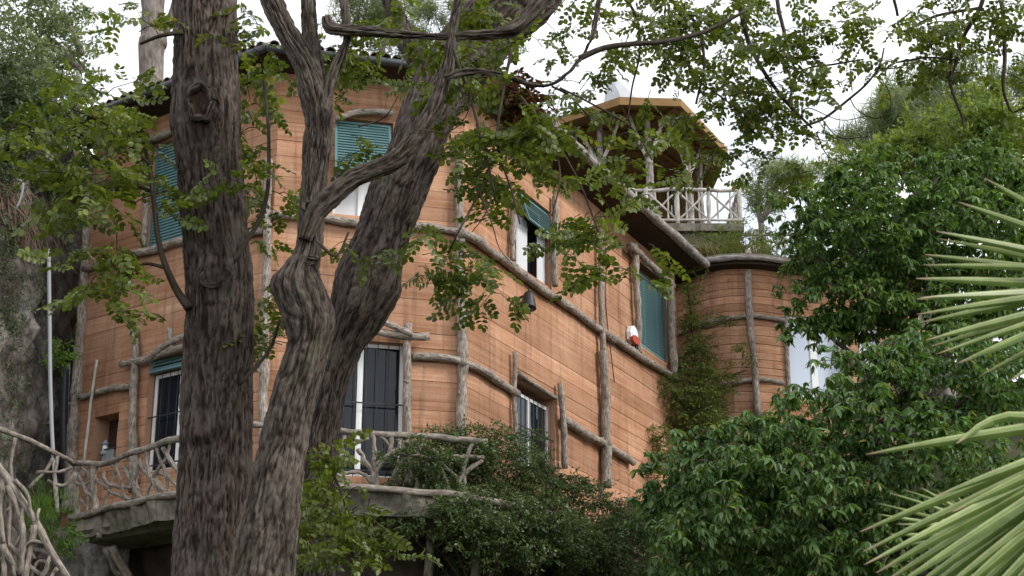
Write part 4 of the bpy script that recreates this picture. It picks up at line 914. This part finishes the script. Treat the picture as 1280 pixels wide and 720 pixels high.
m1, w1 = scatter([(130, 165, 85, 45, 10.6, .9, 108), (60, 180, 50, 40, 10.6, .8, 39), (150, 235, 65, 40, 10.6, .8, 72), (135, 325, 45, 35, 10.5, .5, 36), (125, 350, 45, 28, 10.5, .4, 28), (195, 375, 25, 22, 10.5, .3, 4), (100, 215, 50, 40, 10.6, .8, 43),
    (178, 40, 22, 30, 10.7, .4, 15), (125, 3, 14, 8, 10.6, .2, 4), (330, 100, 24, 80, 11.3, .6, 54), (330, 250, 22, 80, 11.3, .6, 70), (350, 395, 28, 50, 11.3, .5, 54), (310, 35, 20, 35, 11, .4, 22), (215, 280, 16, 30, 10.5, .3, 4), (110, 130, 60, 25, 10.7, .7, 25), (165, 130, 30, 35, 10.7, .5, 21)], 5, .28, 'spray', 0.88)
foliage(t1, m1, CAR, MT['lf_carob'], 300); twigs(t1, w1, .005)
m2, w2 = scatter([(630, 205, 40, 38, 10.6, .8, 71), (600, 175, 40, 40, 10.8, .6, 41), (655, 190, 42, 38, 10.6, .8, 62), (540, 40, 60, 35, 10.8, .5, 33), (740, 305, 45, 45, 10.4, .7, 58), (705, 290, 28, 22, 10.4, .5, 13), (700, 190, 40, 35, 10.6, .7, 26), (630, 140, 40, 35, 10.8, .6, 38), (555, 320, 50, 28, 10.5, .5, 49), (605, 350, 42, 22, 10.4, .4, 26), (535, 290, 25, 18, 10.5, .3, 12),
    (435, 290, 25, 40, 10.6, .3, 12), (430, 95, 38, 30, 10.7, .5, 20), (440, 195, 30, 28, 10.6, .3, 14), (515, 110, 38, 45, 10.9, .6, 23), (560, 40, 36, 35, 10.8, .5, 15), (600, 110, 25, 40, 10.9, .5, 14), (480, 8, 45, 15, 10.8, .4, 6), (500, 50, 30, 20, 11, .4, 6), (760, 345, 30, 18, 10.4, .3, 12), (620, 70, 60, 40, 10.8, .6, 50), (660, 150, 45, 25, 10.6, .5, 30), (450, 70, 50, 25, 10.8, .4, 26), (360, 60, 30, 30, 10.9, .4, 18), (590, 90, 45, 45, 10.8, .5, 56), (800, 235, 35, 30, 10.6, .4, 17), (830, 290, 22, 22, 10.5, .3, 8), (790, 185, 40, 20, 10.6, .5, 17)], 5, .26, 'spray', 0.86)
foliage(t2, m2, CAR, MT['lf_carob'], 300); twigs(t2, w2, .004)
m3, w3 = scatter([(790, 45, 110, 60, 12, 1.2, 148), (760, 110, 70, 45, 12, .8, 27), (860, 60, 60, 55, 12, 1, 60), (690, 30, 35, 40, 12, .6, 12), (955, 60, 60, 80, 12, 1, 120), (985, 150, 42, 45, 12, .8, 64), (935, 120, 55, 50, 12, .8, 60), (1000, 90, 45, 60, 12, .8, 50), (820, 20, 60, 30, 12, .8, 40), (905, 130, 40, 45, 12, .6, 19), (1050, 50, 60, 40, 12, .8, 40), (910, 10, 100, 25, 12, .8, 51), (850, 165, 50, 40, 12, .7, 37), (1000, 195, 30, 16, 12, .4, 10), (840, 110, 55, 35, 12, .7, 27), (880, 215, 25, 20, 11.8, .4, 9),
    (408, 590, 26, 60, 12.2, .5, 57), (430, 650, 52, 45, 12.2, .6, 120), (475, 690, 28, 16, 12.1, .3, 13), (435, 570, 22, 25, 12.2, .3, 13), (395, 690, 40, 26, 12.1, .4, 48), (1040, 105, 30, 16, 12, .3, 6), (1095, 90, 20, 18, 12, .3, 6)], 5, .28, 'spray', 0.82)
foliage(t3, m3, CAR, MT['lf_carob'], 300); twigs(t3, w3, .005)
m4, w4 = scatter([(1140, 30, 55, 35, 11.3, .7, 54), (1185, 55, 42, 30, 11.3, .6, 40), (1085, 15, 40, 20, 11.3, .5, 19), (1245, 40, 42, 50, 11.3, .7, 58), (1265, 110, 20, 30, 11.2, .4, 12), (1205, 85, 22, 20, 11.2, .3, 12), (1190, 15, 60, 18, 11.3, .5, 30), (1300, 60, 40, 60, 11.4, .5, 27), (1160, 80, 25, 16, 11.3, .3, 9), (1130, -40, 160, 30, 11.5, 1, 45)], 5, .28, 'spray', 0.82)
foliage(t4, m4, CAR, MT['lf_carob'], 300); twigs(t4, w4, .005)
nest, wn = scatter([(657, 118, 15, 16, 10.5, .14, 26), (640, 100, 12, 12, 10.5, .1, 8)], 4, .1, size=.6)
dl = thing('dead_leaf_clump', 'clump of dry brown leaves caught where the thin branch meets the canopy', 'dead leaves', tuple(at(657, 130, 10.5))); nest2, _w = scatter([(660, 125, 20, 24, 10.5, .16, 50), (643, 102, 15, 14, 10.5, .1, 20)], 4, .1, size=.75); foliage(dl, nest2, CAR, MT['lf_dead'], 0)

# ---- the dark broadleaf trees on the right
def crown(name, label, trunk, blobs, tv, mat, nparts, size=1., per=5, twig=.3, mode='whorl', tm='bark3', limbs=(), cat='tree', group=None, leafname='leaf'):
    px, Y, r = trunk; g = ground(px, Y); o = thing(name, label, cat, g, group)
    top = sum(at(b_[0], b_[1], b_[4])[2] for b_ in blobs)/len(blobs); ax, _, _ = g
    tube('trunk', [(g[0], g[1], g[2]-.3), (g[0]+.1, g[1], (g[2]+top)/2), (g[0]-.1, g[1]+.1, top-.2)], [r, r*.75, r*.35], MT[tm], o, 14, rows=24)
    for b_ in blobs[::2]:
        c = at(b_[0], b_[1], b_[4]); s = np.array([g[0], g[1], max(g[2]+.5, c[2]-1.6)])
        c = s+(c-s)*.85; tube('limb', [s, (s+c)/2+np.array([0, 0, .15]), c], [r*.42, r*.28, r*.12], MT[tm], o, 8)
    M4, Tw = scatter(blobs, per, twig, mode, size); foliage(o, M4, tv, MT[mat], nparts, leafname); twigs(o, Tw, .008, MT[tm]); return o
crown('evergreen_tree', 'dark green tree with drooping pointed leaves filling the lower right behind the palm', (1080, 23, .2),
    [(1150, 480, 140, 55, 22.5, 1.2, 750), (1030, 530, 90, 45, 22, 1.2, 420), (910, 585, 80, 50, 22, 1.2, 420), (1000, 640, 150, 75, 21.5, 1.5, 900), (1180, 600, 130, 95, 21.5, 1.5, 900), (870, 680, 62, 45, 21.5, 1, 230), (1240, 470, 60, 60, 22, 1.2, 260), (1250, 690, 80, 60, 21.5, 1.2, 300), (1100, 700, 130, 40, 21, 1, 300), (850, 640, 36, 36, 22, .7, 90), (822, 620, 16, 40, 23, .4, 60), (985, 485, 24, 10, 22.6, .3, 20), (1090, 445, 60, 20, 22.6, .8, 120), (950, 530, 45, 22, 22.4, .7, 100), (880, 550, 40, 20, 22.6, .6, 90), (950, 600, 90, 60, 23.6, .8, 500), (1100, 540, 120, 60, 23.8, .8, 400), (900, 690, 80, 40, 23.2, .8, 350), (1060, 680, 130, 50, 23.4, .8, 400), (842, 600, 26, 34, 22.6, .5, 90), (1200, 440, 90, 40, 23.5, .8, 300)], WHO, 'lf_dark', 300, .92)
crown('evergreen_tree', 'dense deep green tree with pointed leaves rising over the annex window', (1150, 27, .22),
    [(1120, 240, 105, 50, 27, 1.3, 620), (1070, 300, 85, 60, 26.5, 1.3, 560), (1180, 320, 110, 85, 26.5, 1.5, 900), (1060, 370, 68, 42, 26.3, 1.1, 300), (1230, 220, 65, 60, 27, 1.2, 330), (1255, 320, 60, 80, 26.5, 1.2, 420), (1012, 268, 36, 30, 26.5, .8, 110), (1130, 395, 75, 28, 26.2, .9, 240), (1220, 400, 70, 50, 26.2, 1, 300), (1000, 330, 25, 30, 26.5, .5, 35), (1010, 395, 30, 18, 26.2, .5, 36), (975, 245, 22, 12, 26.6, .4, 16), (1100, 300, 100, 70, 28, .8, 600), (1200, 300, 90, 90, 28, .8, 600), (1000, 300, 22, 24, 26.5, .4, 40), (962, 262, 16, 16, 26.5, .3, 14), (1240, 240, 60, 60, 28.5, .6, 350), (1265, 220, 30, 50, 27.5, .6, 160), (1260, 420, 50, 40, 27, .6, 200), (1000, 412, 22, 14, 26.2, .3, 30), (1040, 425, 20, 12, 26.2, .3, 14), (990, 350, 16, 20, 26.4, .3, 16), (1040, 225, 26, 14, 27, .4, 26), (1150, 195, 40, 12, 27, .4, 30), (1080, 395, 60, 22, 26.5, .6, 160)], WHO, 'lf_upper', 300, .98)
crown('sapling', 'yellowish green leafy treetop showing behind the dense tree at upper right', (1200, 36, .2),
    [(1190, 180, 100, 32, 36, 2, 700), (1240, 190, 60, 40, 36, 2, 350), (1120, 205, 55, 25, 36, 1.5, 220), (1210, 140, 50, 25, 37, 1.5, 140), (1060, 215, 40, 20, 36, 1.2, 110)], BIG, 'lf_yel', 0, 1.7, mode='spray', tm='bark_far', cat='tree')
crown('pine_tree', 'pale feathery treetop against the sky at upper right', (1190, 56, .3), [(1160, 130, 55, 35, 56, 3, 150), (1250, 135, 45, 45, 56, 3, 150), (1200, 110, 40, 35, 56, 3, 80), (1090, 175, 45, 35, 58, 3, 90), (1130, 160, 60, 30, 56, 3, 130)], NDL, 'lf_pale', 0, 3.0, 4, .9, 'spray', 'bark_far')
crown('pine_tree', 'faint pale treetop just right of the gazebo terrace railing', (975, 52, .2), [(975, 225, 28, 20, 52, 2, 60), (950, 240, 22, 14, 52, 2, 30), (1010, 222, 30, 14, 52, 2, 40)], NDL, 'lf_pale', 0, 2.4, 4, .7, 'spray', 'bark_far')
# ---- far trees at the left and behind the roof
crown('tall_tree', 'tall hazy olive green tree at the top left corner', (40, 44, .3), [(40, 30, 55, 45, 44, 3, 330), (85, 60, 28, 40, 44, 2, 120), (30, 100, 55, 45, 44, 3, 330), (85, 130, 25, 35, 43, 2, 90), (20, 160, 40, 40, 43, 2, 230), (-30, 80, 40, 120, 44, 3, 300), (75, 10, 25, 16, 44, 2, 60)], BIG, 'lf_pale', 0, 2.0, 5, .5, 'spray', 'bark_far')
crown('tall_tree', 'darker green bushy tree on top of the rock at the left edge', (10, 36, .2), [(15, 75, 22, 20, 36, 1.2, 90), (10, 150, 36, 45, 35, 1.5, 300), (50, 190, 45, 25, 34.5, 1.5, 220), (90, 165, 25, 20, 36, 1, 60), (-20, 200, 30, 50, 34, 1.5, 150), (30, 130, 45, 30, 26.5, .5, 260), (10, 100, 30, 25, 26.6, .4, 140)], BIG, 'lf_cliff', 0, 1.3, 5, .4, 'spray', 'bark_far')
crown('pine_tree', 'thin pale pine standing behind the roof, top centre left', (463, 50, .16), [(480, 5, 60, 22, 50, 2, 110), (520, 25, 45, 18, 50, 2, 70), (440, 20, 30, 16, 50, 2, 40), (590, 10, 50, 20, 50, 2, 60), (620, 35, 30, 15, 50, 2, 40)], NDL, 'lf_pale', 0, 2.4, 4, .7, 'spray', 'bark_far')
bt = thing('bare_tree', 'pale straight trunk rising behind the left end of the roof', 'tree', ground(190, 40))
tube('trunk', [(bt.location[0], 40, bt.location[2]), at(190, 110, 40), at(192, 40, 40), at(190, -60, 40)], [.5, .36, .34, .3], MT['bark_far'], bt, 24, .02, rows=50)
tube('limb', [at(192, 60, 40), at(215, 20, 40), at(228, -40, 40)], [.16, .13, .1], MT['bark_far'], bt, 10)
# ---- balcony shrub, ivy, cliff growth
sh = crown('shrub', 'large dark small leaved shrub sprawling over the balcony railing and along the wall foot', (600, 27.6, .06),
    [(570, 565, 62, 26, 27.2, .6, 500), (630, 580, 62, 36, 27.6, .7, 620), (560, 605, 60, 32, 27.2, .5, 520), (690, 620, 62, 36, 28.2, .7, 620), (640, 640, 80, 24, 27.6, .6, 520), (740, 650, 62, 38, 29, .7, 560), (790, 690, 50, 34, 29.5, .7, 420), (700, 690, 70, 24, 28.6, .6, 300), (515, 600, 26, 26, 26.9, .3, 90), (600, 536, 40, 10, 27.3, .3, 60), (540, 545, 30, 12, 27, .3, 60), (590, 700, 70, 20, 27.6, .4, 220), (770, 715, 90, 24, 29, .5, 240), (660, 550, 34, 12, 27.8, .3, 60), (725, 600, 22, 12, 28.6, .3, 40), (575, 630, 50, 20, 26.4, .25, 240), (650, 640, 70, 30, 26.8, .4, 420), (545, 585, 30, 24, 26.4, .25, 130), (720, 670, 60, 30, 28, .4, 260), (800, 660, 24, 22, 29.5, .4, 120), (640, 690, 60, 16, 26.6, .3, 120), (500, 575, 24, 20, 26.3, .2, 50), (550, 640, 50, 18, 26.1, .2, 220), (600, 660, 60, 22, 26.3, .3, 280), (500, 650, 28, 14, 26.1, .2, 60), (690, 655, 60, 30, 27, .3, 200), (490, 625, 22, 14, 26.2, .2, 36), (520, 560, 28, 18, 26.5, .25, 80)], SPR, 'lf_shrub', 0, 1.25, 5, .22, 'spray', 'twig', cat='shrub')
iv = thing('ivy', 'trailing yellow green creeper covering the corner between house and annex', 'climbing plant', tuple(at(862, 540, 37.5)))
M4, Tw = scatter([(868, 400, 18, 30, 38.0, .3, 170), (872, 450, 26, 30, 37.9, .4, 330), (880, 495, 36, 26, 37.8, .4, 420), (862, 520, 30, 24, 37.6, .4, 300), (842, 480, 16, 26, 37.2, .25, 120), (822, 552, 24, 26, 36.6, .3, 200), (905, 470, 28, 14, 38.3, .2, 90), (910, 400, 22, 6, 38.5, .1, 26), (900, 520, 20, 20, 38, .3, 80), (862, 370, 9, 20, 38.1, .2, 50), (866, 340, 8, 14, 38.2, .2, 30), (925, 440, 14, 20, 38.3, .2, 40), (830, 580, 20, 20, 36.2, .3, 70)], 5, .25, 'spray', 1.3)
foliage(iv, M4, SPR, MT['lf_ivy']); twigs(iv, Tw, .006)
for q in ([(860, 360), (866, 420), (874, 500), (868, 560)], [(850, 400), (880, 410), (915, 398)], [(845, 440), (856, 500), (840, 560)], [(880, 470), (905, 470), (932, 462)]):
    tube('stem', [at(x, y, 38.1) for x, y in q], .022, MT['twig'], iv, 7, .02)
gz = thing('roof_weeds', 'dry tufted weeds and reddish grass growing on top of the annex roof', 'weeds', (*axq(axpx(900), .1), ZR+.26))
P = []; 
for i in range(330):
    s = rng.uniform(axpx(862), axpx(965)); o_ = -rng.uniform(-.25, 2.2); q = axq(s, o_); P.append((q[0], q[1], ZR+.25))
P = np.array(P); a = rng.uniform(0, 6.3, len(P)); mm = mats(P, np.c_[np.cos(a), np.sin(a), a*0], np.tile([0, 0, 1.], (len(P), 1))+rng.normal(0, .12, (len(P), 3)), rng.uniform(.8, 1.9, len(P)))
foliage(gz, mm[:120], BLD, MT['straw']); foliage(gz, mm[120:260], BLD, MT['lf_ivy'])
M4, Tw = scatter([(900, 300, 36, 14, 40.2, .6, 150), (940, 290, 30, 20, 41, .6, 150), (880, 312, 12, 8, 39.6, .3, 30), (955, 305, 25, 14, 41, .5, 90)], 5, .3, 'spray', 1.4)
foliage(gz, M4, SPR, MT['lf_ivy'])
M4, Tw = scatter([(868, 318, 10, 10, 38.9, .2, 50)], 5, .3, 'spray', 1.); foliage(gz, M4, SPR, MT['lf_dead'])
# cliff ivy placed on the rock surface
cm = bpy.data.objects['rock_cliff'].data
bv = BVHTree.FromPolygons([v.co[:] for v in cm.vertices], [p.vertices[:] for p in cm.polygons])
def onrock(px, py):
    r = Vector(ray(px, py)).normalized(); h = bv.ray_cast(Vector((0, 0, CZ)), r); return (np.array(h[0]), np.array(h[1])) if h[0] is not None else (None, None)
ci = thing('cliff_ivy', 'patches of dull green ivy hanging on the rock face left of the house', 'climbing plant', tuple(at(20, 500, 27)))
Pm = []
for px, py, rx, ry, n in ((25, 120, 40, 30, 420), (30, 170, 40, 30, 260), (10, 190, 24, 45, 420), (8, 290, 18, 45, 200), (12, 390, 18, 40, 70), (20, 480, 30, 50, 60), (80, 440, 14, 22, 130), (60, 230, 40, 22, 90), (10, 560, 30, 40, 60), (50, 360, 25, 40, 60), (60, 620, 26, 22, 50)):
    for i in range(n):
        q, nn = onrock(px+rng.normal(0, .5)*rx, py+rng.normal(0, .5)*ry)
        if q is None: continue
        d = np.array([rng.normal(0, .5), -.5, -1+rng.normal(0, .4)]); Pm.append(mats((q+nn*rng.uniform(.0, .22)*(-1 if nn[1] > 0 else 1))[None], d[None], (np.array([0, -1, .3])+rng.normal(0, .5, 3))[None], np.array([rng.uniform(.8, 1.5)]))[0])
foliage(ci, np.array(Pm), SPR, MT['lf_cliff'])
fe = thing('fern_clump', 'bright green fern and grass clump at the rock foot beside the branch fence', 'fern', tuple(at(45, 690, 25)))
Pm = []
for i in range(90):
    px, py = 48+rng.normal(0, 15), 640+rng.normal(0, 18); q = at(px, py+6, rng.uniform(25, 26)); a = rng.uniform(0, 6.3); Pm.append(mats(q[None], np.array([[math.cos(a), math.sin(a), 0]]), (np.array([0, 0, 1.])+rng.normal(0, .2, 3))[None], np.array([rng.uniform(.35, .7)]))[0])
foliage(fe, np.array(Pm), BLD, MT['grass'])
M4, Tw = scatter([(78, 440, 11, 17, 28.0, .15, 60), (78, 670, 14, 26, 26.2, .3, 60)], 5, .15, 'spray', 1.3); foliage(fe, M4, SPR, MT['grass'])
ro = thing('hanging_roots', 'mat of dry brown roots and vines hanging over the rock ledge left of the house', 'roots', tuple(at(35, 260, 28.5)))
Tw = []
for i in range(300):
    x = rng.normal(30, 20) if i < 330 else rng.uniform(0, 95); y = (238+x*.45+rng.normal(0, 10)) if i < 330 else rng.uniform(260, 690)
    q, nn = onrock(x, y)
    if q is None: continue
    L = rng.uniform(.3, 1.2); dr = rng.normal(0, .12, 2); q = q+np.array([0, -.08, 0]); Tw.append((q, q+np.array([dr[0], -.08+rng.normal(0, .03), -L*.5]), q+np.array([dr[0]*2+rng.normal(0, .08), rng.normal(0, .05), -L])))
twigs(ro, Tw, .012, MT['root'])
# ---- fan palm at the right edge, close to the camera
pc = at(1560, 700, 3.4)
palm = thing('fan_palm', 'fan palm with pale green blades reaching in from the right edge', 'palm', (pc[0], 3.4, float(hgt(np.array(pc[0]), np.array(3.4)))))
tube('trunk', [(pc[0], 3.4, palm.location[2]-.1), (pc[0], 3.4, pc[2]-.1), (pc[0]-.02, 3.4, pc[2]+.35)], [.13, .12, .08], MT['bark3'], palm, 16, .01, rows=30)
def frond(hub, Y, tips, w, lab=None):
    H = at(*hub, Y+.08); o = tube('frond', [np.array([pc[0], 3.4, pc[2]+.1]), (H+np.array([pc[0], 3.4, pc[2]+.1]))/2+np.array([0, 0, .04]), H+np.array([.0, 0, 0]), H+(at(tips[0][0], tips[0][1], Y)-H)*.12], [.012, .010, .009, .004], MT['palm'], palm, 8)
    if lab: o['label'] = lab
    for i, tp in enumerate(tips):
        mids = tp[2] if len(tp) > 2 else None
        T = at(tp[0], tp[1], Y+rng.uniform(-.10, .06)); Pp = [H]+([at(x, y, Y) for x, y in mids] if mids else [(H+T)/2+np.array([0, rng.uniform(-.03, .02), .004])])+[T]
        C_ = catmull(np.array(Pp), 15); n = len(C_); Tn = np.gradient(C_, axis=0); Tn /= np.linalg.norm(Tn, axis=1)[:, None]
        view = C_-np.array([0, 0, CZ]); view /= np.linalg.norm(view, axis=1)[:, None]
        roll = rng.uniform(-.5, .5); S_ = np.cross(Tn, view); S_ /= np.linalg.norm(S_, axis=1)[:, None]; Nn = np.cross(S_, Tn)
        S2 = S_*math.cos(roll)+Nn*math.sin(roll); N2 = -S_*math.sin(roll)+Nn*math.cos(roll)
        t = np.linspace(0, 1, n); ww = w*rng.uniform(.85, 1.1)*np.interp(t, [0, .15, .45, .8, .97, 1], [.25, .6, 1, .62, .2, .03])
        V = []; A = []
        for j in range(n):
            for a, h in ((-.5, 0), (0, -.42), (.5, 0)):
                V.append(C_[j]+S2[j]*a*ww[j]+N2[j]*h*ww[j]*.6); A.append((t[j], a+.5, 0))
            for a, h in ((.04, -.34), (-.04, -.34)): V.append(C_[j]+S2[j]*a*ww[j]+N2[j]*(h*.6-.05)*ww[j]); A.append((t[j], .5, 0))
        Fc = []
        for j in range(n-1):
            b0 = j*5
            for a, b_ in ((0, 1), (1, 2)): Fc.append((b0+a, b0+b_, b0+b_+5, b0+a+5))
        link('blade', mesh('blade', V, Fc, MT['palm'], False, {'pl': A}), o)
frond((1455, 358), 3.0, [(1150, 372), (1265, 193), (1230, 222), (1197, 252), (1170, 289), (1172, 298), (1155, 318), (1153, 331), (1145, 348), (1145, 374), (1146, 393), (1150, 403), (1158, 425), (1163, 433), (1172, 442), (1197, 454), (1228, 468), (1262, 476), (1300, 490), (1340, 480), (1300, 150), (1340, 120), (1390, 100), (1440, 95), (1500, 110), (1560, 140)], .021, 'upper fan frond')
frond((1470, 515), 2.85, [(1082, 568), (1074, 665), (1080, 706), (1104, 728), (1122, 748), (1150, 760), (1180, 775), (1215, 790), (1250, 800), (1290, 810), (1330, 815), (1196, 554, [(1380, 540), (1280, 521), (1235, 528)]), (1170, 620), (1190, 640), (1370, 810), (1078, 690), (1095, 716), (1112, 737), (1136, 754), (1165, 768), (1198, 782), (1232, 796)], .026, 'lower broad frond')
frond((1250, 672), 3.5, [(1098, 629), (1098, 643), (1112, 616), (1130, 612), (1150, 609), (1112, 668), (1130, 682), (1170, 612), (1120, 655), (1150, 700), (1190, 615)], .012, 'small frond of narrow blades behind the lower one')
#@@END
